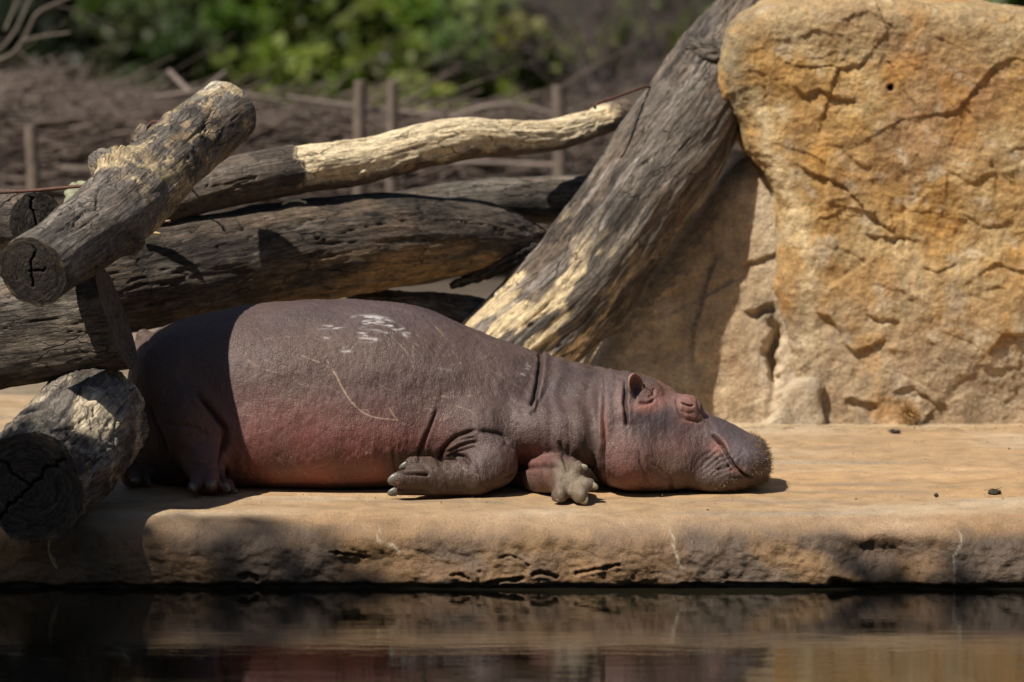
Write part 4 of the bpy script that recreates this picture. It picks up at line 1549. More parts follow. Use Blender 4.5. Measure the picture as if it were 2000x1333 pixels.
    scr = [([(655, 722), (672, 755), (695, 785), (725, 805), (775, 813)], 0.10, 0.85), ([(760, 790), (770, 805), (778, 815)], 0.08, 0.6), ([(520, 700), (600, 725), (665, 760)], 0.12, 0.25),
           ([(590, 690), (640, 710), (665, 735)], 0.12, 0.5), ([(770, 660), (800, 690), (812, 730)], 0.15, 0.35), ([(640, 700), (655, 722)], 0.12, 0.5), ([(850, 640), (865, 655)], 0.2, 0.3),
           ([(480, 740), (560, 700)], 0.1, 0.2), ([(430, 690), (520, 660), (600, 655)], 0.15, 0.22), ([(890, 790), (920, 800), (935, 815)], 0.05, 0.3), ([(700, 860), (730, 900), (735, 930)], 0.03, 0.3)]
    r2 = random.Random(5)
    for _ in range(70):
        a0, b0 = r2.uniform(450, 1030), r2.uniform(640, 930)
        an = r2.gauss(0.5, 0.6)
        L_ = r2.uniform(15, 75)
        cv = r2.uniform(-0.3, 0.3)
        scr.append(([(a0, b0), (a0 + L_ * .5 * math.cos(an), b0 + L_ * .5 * math.sin(an)), (a0 + L_ * math.cos(an + cv), b0 + L_ * math.sin(an + cv))], 0.1, r2.uniform(0.10, 0.28)))
    for pl, y, a in scr:
        P0 = np.array([W(u, v, y) for u, v in smoothline(pl, 3)])
        m = (V[:, 0] > P0[:, 0].min() - 0.02) & (V[:, 0] < P0[:, 0].max() + 0.02) & (N[:, 1] < 0.1)
        ix = np.nonzero(m)[0]
        if len(ix) == 0: continue
        d, s, t = polyd(V[ix, 0], V[ix, 2], P0[:, [0, 2]])
        k = np.exp(-(d / 0.0025) ** 2) * a * (1 if a > 0.5 else 0.55 + 0.45 * np.tanh(6 * fbm(V[ix], 30, 2)))
        c[ix] = mixc(c[ix], (0.46, 0.33, 0.25), k)
    # tiny dark warts
    for _ in range(60):
        j = r2.randrange(len(V))
        if N[j, 1] < -0.2:
            d = np.linalg.norm(V - V[j], axis=1)
            c = mixc(c, (0.03, 0.02, 0.02), 0.85 * np.exp(-(d / 0.0045) ** 2))
    root = empty('hippo', 'brown and pink hippo asleep on its belly on the stone platform, eyes shut', 'hippo', loc=(0, 0, 0))
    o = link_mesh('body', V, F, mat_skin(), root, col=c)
    wr = 0.85 * np.ones(len(V))
    wr = wr * (1 - 0.45 * blob(1430, 860, 0.05, 0.14, 0.12, 4)) * (1 - 0.5 * sole) + 0.25 * arm
    wr *= (1 - 0.6 * blob(1345, 785, 0.08, 0.05, 0.05))
    at = o.data.attributes.new('wr', 'FLOAT', 'POINT')
    at.data.foreach_set('value', wr.astype(np.float32))
    return root, V, N, c, o


hippo, HV, HN, HC, Hbody = build_hippo()

# ear -------------------------------------------------------------------
def ear(px, py, y, sc_=1.0, flip=1):
    """open cup with a thick rolled rim"""
    nu, nv = 40, 22
    V = []
    for side in (0, 1):                       # 0 inner, 1 outer
        for j in range(nv):
            r = j / (nv - 1)
            if side: r = 1 - r
            for i in range(nu):
                a = 2 * math.pi * i / nu
                w_ = 0.034 * (1 + 0.12 * math.cos(a))
                hgt = 0.052 if math.sin(a) > 0 else 0.046
                rr = r ** 0.9
                lob = 1 + 0.05 * math.sin(3 * a)
                x = w_ * rr * math.cos(a) * lob
                z = hgt * rr * math.sin(a)
                dep = 0.030 * (1 - rr ** 2.2) + 0.012 * math.cos(a) * rr
                y_ = dep + (0.0 if side == 0 else 0.009 + 0.014 * (1 - rr))
                if r > 0.95: y_ += 0.004
                x += 0.0 if side == 0 else 0.004 * math.cos(a) * rr
                z += 0.0 if side == 0 else 0.004 * math.sin(a) * rr
                V.append((x, y_, z))
    V = np.array(V)
    V += 0.0018 * np.stack([fbm(V, 45, 2), fbm(V, 45, 2, off=5), fbm(V, 45, 2, off=9)], -1)
    a, b = R(-14), R(-28) * flip
    Rx = np.array([[1, 0, 0], [0, math.cos(b), -math.sin(b)], [0, math.sin(b), math.cos(b)]])
    Ry = np.array([[math.cos(a), 0, math.sin(a)], [0, 1, 0], [-math.sin(a), 0, math.cos(a)]])
    z_ = R(24)
    Rz = np.array([[math.cos(z_), -math.sin(z_), 0], [math.sin(z_), math.cos(z_), 0], [0, 0, 1]])
    V0 = V.copy()
    V = V @ (Rx.T if False else np.eye(3)) @ Ry.T @ Rz.T * sc_
    inner = np.arange(len(V)) < nu * nv
    rr = np.hypot(V0[:, 0] / 0.034, V0[:, 2] / 0.05)
    col = np.tile(np.array([0.22, 0.115, 0.10]), (len(V), 1))
    col = mixc(col, (0.36, 0.17, 0.13), inner * sstep(0.75, 0.95, rr))
    col = mixc(col, (0.14, 0.06, 0.05), inner * sstep(0.7, 0.2, rr) * 0.7)
    col = mixc(col, (0.20, 0.15, 0.13), (~inner) * 0.6)
    V = V + W(px, py, y)
    o = link_mesh('ear', V, grid_faces(2 * nv, nu, True), Hbody.data.materials[0], hippo, col=col)
    at = o.data.attributes.new('wr', 'FLOAT', 'POINT')
    at.data.foreach_set('value', np.full(len(V), 0.35, np.float32))
    return o


ear(1243, 757, -0.005)
e2 = ear(1262, 775, 0.36, 0.8)

# nails -------------------------------------------------------------------
M_nail = mat_plain('toenail', (0.135, 0.13, 0.11), 0.38, 0.35, 70, bumpd=0.0012)
M_nailp = mat_plain('toenail_pale', (0.27, 0.24, 0.165), 0.45, 0.3, 70, bumpd=0.0012)


def nail(p, d, L, r, mat, flat=0.62):
    d = np.asarray(d, float)
    d /= np.linalg.norm(d)
    u = np.cross(d, (0, 1.0, 0.2)); u /= np.linalg.norm(u)
    v = np.cross(d, u)
    n, m = 12, 20
    V = []
    for i in range(n):
        t = i / (n - 1)
        rad = r * (math.sqrt(max(0, 1 - t ** 2.4)) * (1 - 0.12 * t) if t < 1 else 0.02)
        for j in range(m):
            a = 2 * math.pi * j / m
            V.append(np.asarray(W(*p)) + d * (t * L - 0.35 * L) + u * rad * math.cos(a) + v * rad * flat * math.sin(a))
    return link_mesh('nail', V, grid_faces(n, m, True), mat, hippo)


for p, d, L, r, mt in [
        ((795, 909, -0.105), (-1, -0.25, -0.35), 0.052, 0.019, M_nail), ((771, 937, -0.165), (-1, -0.3, -0.25), 0.046, 0.027, M_nail), ((767, 962, -0.115), (-1, -0.2, -0.25), 0.034, 0.018, M_nail),
        ((377, 953, -0.145), (-0.25, -1, -0.35), 0.030, 0.019, M_nail), ((412, 946, -0.155), (0.05, -1, -0.3), 0.032, 0.022, M_nail), ((443, 953, -0.105), (0.6, -0.8, -0.3), 0.034, 0.019, M_nail), ((458, 960, -0.01), (1, -0.2, -0.3), 0.026, 0.014, M_nail),
        ((243, 923, 0.085), (-0.5, -1, -0.3), 0.03, 0.017, M_nail), ((266, 938, 0.055), (0, -1, -0.3), 0.03, 0.017, M_nail), ((290, 942, 0.105), (0.4, -1, -0.3), 0.028, 0.015, M_nail),
        ((1137, 914, -0.225), (1, -0.25, 0.15), 0.036, 0.018, M_nailp), ((1158, 950, -0.258), (1, -0.3, -0.25), 0.034, 0.0185, M_nailp),
        ((1142, 978, -0.315), (0.55, -0.6, -0.5), 0.024, 0.020, M_nailp), ((1092, 974, -0.285), (-0.1, -0.9, -0.5), 0.024, 0.020, M_nailp)]:
    nail(p, d, L, r, mt)


# bristles ------------------------------------------------------------------
def bristles(name, centers, normals, length, width, jitter, mat, up=(0, 0, 0), seed=1):
    r = np.random.default_rng(seed)
    n = len(centers)
    d = normals + r.normal(size=(n, 3)) * jitter + np.array(up)
    d /= np.linalg.norm(d, axis=1)[:, None]
    L = length * r.uniform(0.5, 1.3, n)[:, None]
    side = np.cross(d, r.normal(size=(n, 3)))
    side /= np.linalg.norm(side, axis=1)[:, None]
    a = centers - side * width
    b = centers + side * width
    mid = centers + d * L * 0.6
    tip = centers + d * L + np.array([0, 0, -0.15]) * L
    V = np.stack([a, b, mid + side * width * 0.7, mid - side * width * 0.7, tip, tip + side * width * 0.1], 1).reshape(-1, 3)
    k = np.arange(n)[:, None] * 6
    F = np.concatenate([k + np.array([[0, 1, 2, 3]]), k + np.array([[3, 2, 5, 4]])])
    return tag(link_mesh(name, V, F, mat, hippo, smooth=False), kind='stuff')


def pick(mask, n, seed):
    r = np.random.default_rng(seed)
    ix = np.nonzero(mask)[0]
    return r.choice(ix, n)


qn = W(1500, 905, 0.1)
m = (HV[:, 0] > W(1462, 900, 0.1)[0]) & (HV[:, 2] > 0.03) & (HV[:, 0] - qn[0] > -0.09 + 0.25 * (HV[:, 2] - 0.13))
ix = pick(m, 850, 3)
bristles('muzzle_bristles', HV[ix], HN[ix], 0.017, 0.00065, 0.35, M_bristle, seed=3)
m = (HV[:, 0] > W(1395, 940, 0.1)[0]) & (HV[:, 2] < W(1395, 935, 0.0)[2]) & (HV[:, 2] > 0.012) & (HN[:, 1] < 0)
ix = pick(m, 350, 4)
bristles('chin_bristles', HV[ix], HN[ix], 0.010, 0.0006, 0.5, M_bristle, seed=4)
m = (HV[:, 0] > W(1130, 700, 0.2)[0]) & (HV[:, 0] < W(1320, 700, 0.2)[0]) & (HN[:, 2] > 0.8)
ix = pick(m, 900, 5)
bristles('nape_fuzz', HV[ix], HN[ix], 0.011, 0.0004, 0.5, M_bristle, seed=5)
m = (HV[:, 0] > W(600, 600, 0.4)[0]) & (HV[:, 0] < W(1050, 700, 0.4)[0]) & (HN[:, 2] > 0.85)
ix = pick(m, 900, 6)
bristles('back_fuzz', HV[ix], HN[ix], 0.005, 0.0004, 0.5, M_bristle, seed=6)
ec = W(1243, 757, 0.0)
r_ = np.random.default_rng(9)
aa = r_.uniform(0.2, 2.6, 160)
cc = ec + np.stack([0.036 * np.cos(aa), 0 * aa + 0.005, 0.051 * np.sin(aa)], -1)
bristles('ear_fringe', cc, np.stack([np.cos(aa), -0.3 + 0 * aa, np.sin(aa)], -1), 0.010, 0.0005, 0.5, M_bristle, seed=7)


# ================================================================== SMALL LITTER
def lump(name, px, py, y, r, label, mat, cat, seed=0, sq=(1.3, 1, 0.6), fibres=True, group=None):
    c = W(px, py, y)
    c[2] = r * sq[2] * 0.75
    rr = random.Random(seed)
    root = empty(name, label, cat, group, loc=c)
    u = np.linspace(0, math.pi, 17); v = np.linspace(0, 2 * math.pi, 24, endpoint=False)
    U, Vv = np.meshgrid(u, v, indexing='ij')
    D = np.stack([np.sin(U) * np.cos(Vv), np.sin(U) * np.sin(Vv), np.cos(U)], -1).reshape(-1, 3)
    P = D * (1 + 0.35 * fbm(D, 1.8, 4, off=seed))[:, None] * r * np.array(sq)
    link_mesh('clod', P, grid_faces(17, 24, True), mat, root)
    if fibres:
        V, F = [], []
        for k in range(70):
            a = D[rr.randrange(len(D))] * r * np.array(sq) * 0.9
            b = a + np.array([rr.gauss(0, 1), rr.gauss(0, 1), rr.gauss(0, 0.6)]) * r * 0.55
            w_ = np.array([0, 0, 0.0012])
            i = len(V)
            V += [a - w_, a + w_, b + w_ * 0.6, b - w_ * 0.6]
            F.append((i, i + 1, i + 2, i + 3))
        tag(link_mesh('fibres', V, F, mat, root, smooth=False), kind='stuff')
    return root


lump('dung_clod', 1942, 966, -0.02, 0.019, 'larger dark dung clod with straw fibres at the far right of the platform', M_dung, 'dung', 1)
lump('dung_clod', 1829, 970, -0.08, 0.008, 'small round dark dung pellet left of the larger clod on the platform', M_dung, 'dung', 2, (1, 1, 0.9))
lump('dung_clod', 1748, 848, 1.87, 0.016, 'flat dark dung scrap lying near the foot of the ochre boulder', M_dung, 'dung', 3, (1.6, 1, 0.35))
lump('dung_clod', 1672, 974, -0.15, 0.004, 'tiny dark crumb on the platform between the snout and the small pellet', M_dung, 'crumb', 4, (1.2, 1, 0.5), False)
lump('dung_clod', 1382, 998, -0.45, 0.004, 'tiny dark crumb at the platform rim in front of the hippo jaw', M_dung, 'crumb', 5, (1, 1, 0.6), False)

# tuft of dry roots at the foot of the boulder
tr = empty('dry_grass_tuft', 'tuft of dry brown grass at the foot of the ochre boulder', 'grass tuft', loc=W(1775, 815, 2.08))
V, F = [], []
rr = random.Random(3)
for k in range(900):
    th, ph = rr.uniform(0, 2 * math.pi), abs(rr.gauss(0, 0.9))
    a = np.array([0.052 * math.sin(ph) * math.cos(th), 0.03 * math.sin(ph) * math.sin(th), 0.045 * math.cos(ph) - 0.01]) * rr.uniform(0.4, 1)
    b = a + np.array([rr.gauss(0, 0.018), rr.gauss(0, 0.014), rr.gauss(0.0, 0.018)])
    i = len(V)
    V += [a - (0.0009, 0, 0.0009), a + (0.0009, 0, 0.0009), b + (0.0005, 0, 0.0005), b - (0.0005, 0, 0.0005)]
    F.append((i, i + 1, i + 2, i + 3))
tag(link_mesh('blades', V, F, mat_plain('root_brown', (0.33, 0.19, 0.07), 0.9, 0.4, 200, bumpd=0), tr, smooth=False), kind='stuff')

rr = random.Random(31)
V, F = [], []
for k in range(520):
    x, y = rr.uniform(-1.7, 2.4), rr.choice((rr.uniform(-0.5, 2.0), rr.gauss(1.98, 0.08)))
    r = abs(rr.gauss(0, 0.0016)) + 0.0008
    i = len(V)
    p_ = np.array([x, y, 0.004])
    V += [p_ + np.array(q) * r * rr.uniform(0.7, 1.3) for q in ((1, 0, 0), (0, 1, 0), (-1, 0, 0), (0, -1, 0), (0, 0, 1.3))]
    F += [(i, i + 1, i + 4, i + 4), (i + 1, i + 2, i + 4, i + 4), (i + 2, i + 3, i + 4, i + 4), (i + 3, i, i + 4, i + 4)]
me = bpy.data.meshes.new('grit')
me.from_pydata([tuple(v) for v in V], [], [f[:3] for f in F])
me.materials.append(M_dung)
grit = bpy.data.objects.new('grit', me)
C.objects.link(grit)
tag(grit, 'dark grit and crumbs scattered over the platform', 'grit', kind='stuff')
# straw litter
V, F = [], []


def straw(x, y, z, L, ang, w_=0.0012, nrm='up'):
    i = len(V)
    d = np.array([math.cos(ang), math.sin(ang), 0]) if nrm == 'up' else np.array([math.cos(ang), 0, math.sin(ang)])
    s = np.array([-math.sin(ang), math.cos(ang), 0]) * w_ if nrm == 'up' else np.array([-math.sin(ang), 0, math.cos(ang)]) * w_
    p = np.array([x, y, z])
    V.extend([p - d * L / 2 - s, p - d * L / 2 + s, p + d * L / 2 + s * 0.4 + (0, 0, 0.001), p + d * L / 2 - s * 0.4 + (0, 0, 0.001)])
    F.append((i, i + 1, i + 2, i + 3))


for k in range(230):
    t = rr.random()
    straw(0.95 + 1.2 * t, 2.03 - 0.05 * t + rr.gauss(0, 0.05), 0.006 + rr.random() * 0.006, rr.uniform(0.02, 0.10), rr.gauss(0, 0.5), 0.0016)
for k in range(90):
    straw(rr.uniform(-1.5, 2.2), rr.uniform(-0.5, 1.9), 0.0075, rr.uniform(0.004, 0.02), rr.uniform(0, 3.14), 0.0012)
tag(link_mesh('straw_litter', V, F, M_straw, smooth=False), 'dry yellow straw scattered along the foot of the ochre boulder and over the platform', 'straw', kind='stuff')

# chewed wood flake lying on the long log
def flake(px, py, y, L, w_, ang, label, col):
    m = mat_plain('wood_flake', col, 0.8, 0.3, 60)
    c = W(px, py, y)
    nu, nv = 14, 6
    P = []
    for i in range(nu):
        for j in range(nv):
            u, v = i / (nu - 1) - 0.5, j / (nv - 1) - 0.5
            wd = w_ * (1 - (2 * u) ** 2 * 0.6)
            P.append((u * L, v * wd, 0.012 * (0.25 - u * u) * 4 + 0.006 * rr.random()))
    P = np.array(P)
    P2 = P - np.array([0, 0, 0.006])
    ca, sa = math.cos(ang), math.sin(ang)
    Q = np.vstack([P, P2])
    Q = np.stack([Q[:, 0] * ca - Q[:, 2] * sa, Q[:, 1], Q[:, 0] * sa + Q[:, 2] * ca], -1) + c
    Fa = grid_faces(nu, nv)
    Fb = Fa[:, ::-1] + len(P)
    rim = [i for i in range(nv)] + [i * nv + nv - 1 for i in range(1, nu)] + [(nu - 1) * nv + j for j in range(nv - 2, -1, -1)] + [i * nv for i in range(nu - 2, 0, -1)]
    rim = np.array(rim)
    Fc = np.stack([rim, np.roll(rim, -1), np.roll(rim, -1) + len(P), rim + len(P)], -1)
    return tag(link_mesh('wood_flake', Q, np.vstack([Fa, Fb, Fc]), m), label, 'wood flake')


flake(300, 441, 0.93, 0.14, 0.04, 0.25, 'curled pale wood flake lying on the long log under the crossing log', (0.5, 0.36, 0.22))
flake(292, 460, 0.80, 0.09, 0.03, 0.1, 'short yellow wood flake just below the curled one on the long log', (0.55, 0.42, 0.2))
flake(575, 398, 1.12, 0.10, 0.03, 0.05, 'yellow wood flake on top of the long log under the bare branch', (0.5, 0.42, 0.24))
for (px_, py_, r_s, lab, cl) in ((600, 583, 0.09, 'pale rounded stone seen under the long log above the hippo back', (0.42, 0.36, 0.27)),
                                 (640, 580, 0.07, 'greenish stone beside the pale one under the long log', (0.30, 0.29, 0.18))):
    stone(px_, py_ + 8, 2.0, r_s, lab, 'field_stone', cl, (1.3, 1, 0.6), seed=int(px_))

# straw stalk hanging from the stub log
rod('hanging_stalk', 'thin dry stalk hanging from the stub log over the ledge face', [(97, 1048, -0.80), (95, 1075, -0.80), (102, 1098, -0.80), (111, 1111, -0.79)], 0.0022, 'stalk', M_straw)


# ================================================================== BACKGROUND
def twigs_mesh(name, segs, mat, parent=None, col=None):
    """segs: list of (p0, p1, r0, r1) -> three-sided tapered sticks in one mesh"""
    S = np.array([np.concatenate([a, b, [r0, r1]]) for a, b, r0, r1 in segs])
    A, B, r0, r1 = S[:, :3], S[:, 3:6], S[:, 6:7], S[:, 7:8]
    d = B - A
    d /= np.linalg.norm(d, axis=1)[:, None] + 1e-9
    u = np.cross(d, np.array([0.13, 0.7, 0.7]))
    u /= np.linalg.norm(u, axis=1)[:, None] + 1e-9
    v = np.cross(d, u)
    V = []
    for k in range(3):
        a = 2 * math.pi * k / 3
        o = u * math.cos(a) + v * math.sin(a)
        V += [A + o * r0, B + o * r1]
    V = np.stack(V, 1).reshape(-1, 3)
    k = np.arange(len(S))[:, None] * 6
    F = np.concatenate([k + np.array([[0, 2, 3, 1]]), k + np.array([[2, 4, 5, 3]]), k + np.array([[4, 0, 1, 5]])])
    return link_mesh(name, V, F, mat, parent, smooth=False)


def brush(name, label, x0, x1, y0, topf, n, seed, depth=0.9, mat=M_twig, steep=0.07):
    rr = random.Random(seed)
    root = empty(name, label, 'brushwood pile', loc=(x0, y0, 0))
    segs = []
    for _ in range(n):
        x = rr.uniform(x0, x1)
        z = topf(x) * 0.88 * (1 - rr.random() ** 1.3 * 0.98)
        y = y0 + rr.uniform(-depth, depth) * (0.35 + 0.65 * (1 - z / max(0.05, topf(x))))
        L = rr.uniform(0.35, 1.4) * (0.45 if steep > 0.2 else 1)
        an = rr.gauss(0, steep) + (0.25 * rr.choice((-1, 1)) if rr.random() < 0.06 else 0)
        ay = rr.gauss(0, 0.12)
        r = rr.uniform(0.004, 0.013)
        p = np.array([x, y, z])
        prev = p - np.array([math.cos(an), ay, math.sin(an)]) * L / 2
        a_ = an
        for s_ in range(3):
            a_ += rr.gauss(0, 0.12)
            q = prev + np.array([math.cos(a_), ay, math.sin(a_)]) * L / 3
            segs.append((prev - np.array([x0, y0, 0]), q - np.array([x0, y0, 0]), r * (1 - 0.25 * s_), r * (0.75 - 0.25 * s_)))
            prev = q
    tag(twigs_mesh('brushwood', segs, mat, root), kind='stuff')
    return root, rr


YF = 9.0
def ztop(py_, y): return W(1000, py_, y)[2]
def prof(pts, y):
    xs_ = [W(a, b, y)[0] for a, b in pts]
    zs_ = [W(a, b, y)[2] for a, b in pts]
    return lambda x: float(np.interp(x, xs_, zs_))


near_top = prof([(-300, 270), (0, 285), (150, 292), (500, 300), (900, 310), (1500, 315)], YF - 0.3)
br1, rb = brush('brushwood_hedge', 'long low dead hedge of brown brushwood stacked flat behind the thin stakes', W(-300, 300, YF)[0], W(1700, 300, YF)[0], YF + 0.6,
            prof([(-300, 188), (0, 190), (250, 196), (480, 200), (700, 208), (820, 218), (1000, 212), (1200, 215), (1700, 220)], YF + 0.6), 9000, 3, 0.7)
# a few limbs that stand out of the hedge
for (pts, r) in (([(880, 232, YF), (930, 214, YF), (985, 205, YF), (1050, 214, YF), (1100, 235, YF)], 0.016), ([(300, 190, YF), (420, 178, YF), (560, 200, YF)], 0.012),
                 ([(330, 140, YF + .5), (350, 160, YF + .4), (375, 185, YF + .3)], 0.015), ([(395, 180, YF), (440, 140, YF + .2)], 0.010), ([(560, 190, YF), (700, 210, YF), (860, 226, YF)], 0.013),
                 ([(120, 330, YF - .3), (300, 338, YF - .3), (520, 328, YF - .3)], 0.018), ([(700, 330, YF - .3), (900, 318, YF - .3), (1120, 326, YF - .3)], 0.016)):
    sw = sweep(PW(*pts), [r, r] + [r * 0.8] * (len(pts) - 2), 0.05, 0.012)
    o = link_mesh('branch', sw['V'] - np.array(br1.location), sw['F'], M_twig, br1)
br2, _ = brush('brushwood_pile', 'higher heap of fine purple brown brushwood at the left edge behind the dark log end', W(-400, 300, 10.5)[0], W(330, 300, 10.5)[0], 10.6,
               prof([(-400, 110), (-100, 118), (40, 122), (110, 128), (190, 150), (260, 180), (330, 230)], 10.6), 5200, 4, 0.8, steep=0.35)


def stake(px, ptop, y, r, label, seed):
    rr = random.Random(seed)
    g = W(px, 300, y)
    top = W(px + rr.uniform(-3, 3), ptop, y)
    p = np.array([[g[0], y, -0.15], [g[0] + rr.gauss(0, 0.01), y, top[2] * 0.5], [top[0], y, top[2]]])
    sw = sweep(p, [r * 1.05, r, r * 0.92], 0.03, 0.012, None, lambda S, TH, RR, G: 0.12 * RR * fbm(G, (6, 12, 12), 2, off=seed), seed)
    root = empty('fence_stake', label, 'stake', 'thin stakes in front of the brushwood hedge', loc=(g[0], y, 0))
    o = link_mesh('stake_wood', sw['V'] - np.array([g[0], y, 0]), sw['F'], M_post, root)
    m_ = sw['m']; ring = sw['V'][-m_:] - np.array([g[0], y, 0])
    V_ = np.vstack([ring, ring.mean(0)[None] + (0, 0, 0.004)])
    me = bpy.data.meshes.new('stake_top')
    me.from_pydata(V_.tolist(), [], [(i, (i + 1) % m_, m_) for i in range(m_)])
    me.materials.append(M_post)
    oo = bpy.data.objects.new('stake_top', me)
    C.objects.link(oo); oo.parent = root
    return root


stake(62, 245, 8.0, 0.036, 'leftmost thin wooden stake, dark, in front of the brushwood near the left edge', 1)
stake(701, 158, YF - 0.1, 0.036, 'short thin stake poking up behind the brushwood hedge, left one of the middle pair', 2)
stake(769, 160, YF - 0.35, 0.034, 'thin stake of the middle pair standing full height in front of the hedge, right one', 3)
stake(1092, 168, YF - 0.4, 0.040, 'thicker pale stake in front of the hedge just left of the leaning trunk', 4)
stake(1050, 330, YF + 1.4, 0.03, 'faint stake low behind the hedge, left of the leaning trunk', 5)


# foliage ---------------------------------------------------------------
def leaves(P, size, rg, flat=0.5):
    """one small folded leaf (two faces) at every point"""
    n = len(P)
    nrm = rg.normal(size=(n, 3)) * np.array([1, 1, 1]) + np.array([-0.25, -0.35, 0.75]) * flat * 2
    nrm /= np.linalg.norm(nrm, axis=1)[:, None]
    d = np.cross(nrm, rg.normal(size=(n, 3)))
    d /= np.linalg.norm(d, axis=1)[:, None]
    s = np.cross(nrm, d)
    L = size * rg.uniform(0.6, 1.3, n)[:, None]
    w_ = L * 0.36
    a = P
    b = P + d * L * 0.55 + s * w_ + nrm * L * 0.10
    c = P + d * L
    e = P + d * L * 0.55 - s * w_ + nrm * L * 0.10
    V = np.stack([a, b, c, e], 1).reshape(-1, 3)
    k = np.arange(n)[:, None] * 4
    F = np.concatenate([k + np.array([[0, 1, 2, 2]]), k + np.array([[0, 2, 3, 3]])])
    F = np.stack([k[:, 0], k[:, 0] + 1, k[:, 0] + 2, k[:, 0] + 3], -1)
    return V, F


def crown_points(c, rad, n, nclump, rg, cs=0.28, hollow=0.3):
    """leaf positions gathered in clumps through an ellipsoid's volume"""
    u = rg.normal(size=(nclump, 3))
    u /= np.linalg.norm(u, axis=1)[:, None]
    r = rg.uniform(hollow, 1.0, nclump)[:, None] ** 0.6
    cc = u * r * rad
    k = rg.integers(0, nclump, n)
    s = rg.uniform(0.5, 1.2, nclump)[k][:, None] * cs
    q = rg.normal(size=(n, 3))
    q /= np.linalg.norm(q, axis=1)[:, None]
    q *= rg.uniform(0, 1, n)[:, None] ** 0.45
    return c + cc[k] + q * s * np.array([1, 1, 0.75]), cc, k


def tree(name, label, cat, base, crown_c, rad, n, nclump, leaf, col, seed, trunk_r=0.07, cs=0.28, mat=None, group=None, limbs=14, var=0.35, hollow=0.3, flat=0.5):
    rg = np.random.default_rng(seed)
    base = np.asarray(base, float)
    root = empty(name, label, cat, group, loc=base)
    P, cc, k = crown_points(np.asarray(crown_c, float) - base, np.asarray(rad, float), n, nclump, rg, cs, hollow)
    V, F = leaves(P, leaf, rg, flat)
    cl = np.asarray(col) * (1 + var * rg.normal(size=(nclump, 1)))[k] * rg.uniform(0.7, 1.3, (n, 1)) * np.array([1, 1, 1])
    cl[:, 0] *= (1 + 0.13 * rg.normal(size=nclump))[k]
    cl = np.clip(cl, 0.004, 0.6)
    link_mesh('crown', V, F, mat or M_leaf, root, smooth=False, col=np.repeat(cl, 4, 0))
    cl0 = np.asarray(crown_c, float) - base
    fork = cl0 - np.array([0, 0, rad[2] * 0.75])
    segs = [(np.zeros(3), fork * 0.5 + rg.normal(size=3) * 0.04, trunk_r, trunk_r * 0.85), (fork * 0.5, fork, trunk_r * 0.85, trunk_r * 0.7)]
    for j in rg.choice(nclump, min(limbs, nclump), replace=False):
        t = cl0 + cc[j]
        mid = fork + (t - fork) * 0.5 + rg.normal(size=3) * 0.08 * np.linalg.norm(t - fork)
        segs += [(fork, mid, trunk_r * 0.5, trunk_r * 0.3), (mid, t, trunk_r * 0.3, trunk_r * 0.08)]
        for _ in range(3):
            t2 = mid + (t - mid) * rg.uniform(0.2, 1) + rg.normal(size=3) * cs * 0.8
            segs.append((mid + (t - mid) * 0.3, t2, trunk_r * 0.16, trunk_r * 0.05))
    twigs_mesh('trunk', segs, M_bark, root)
    return root


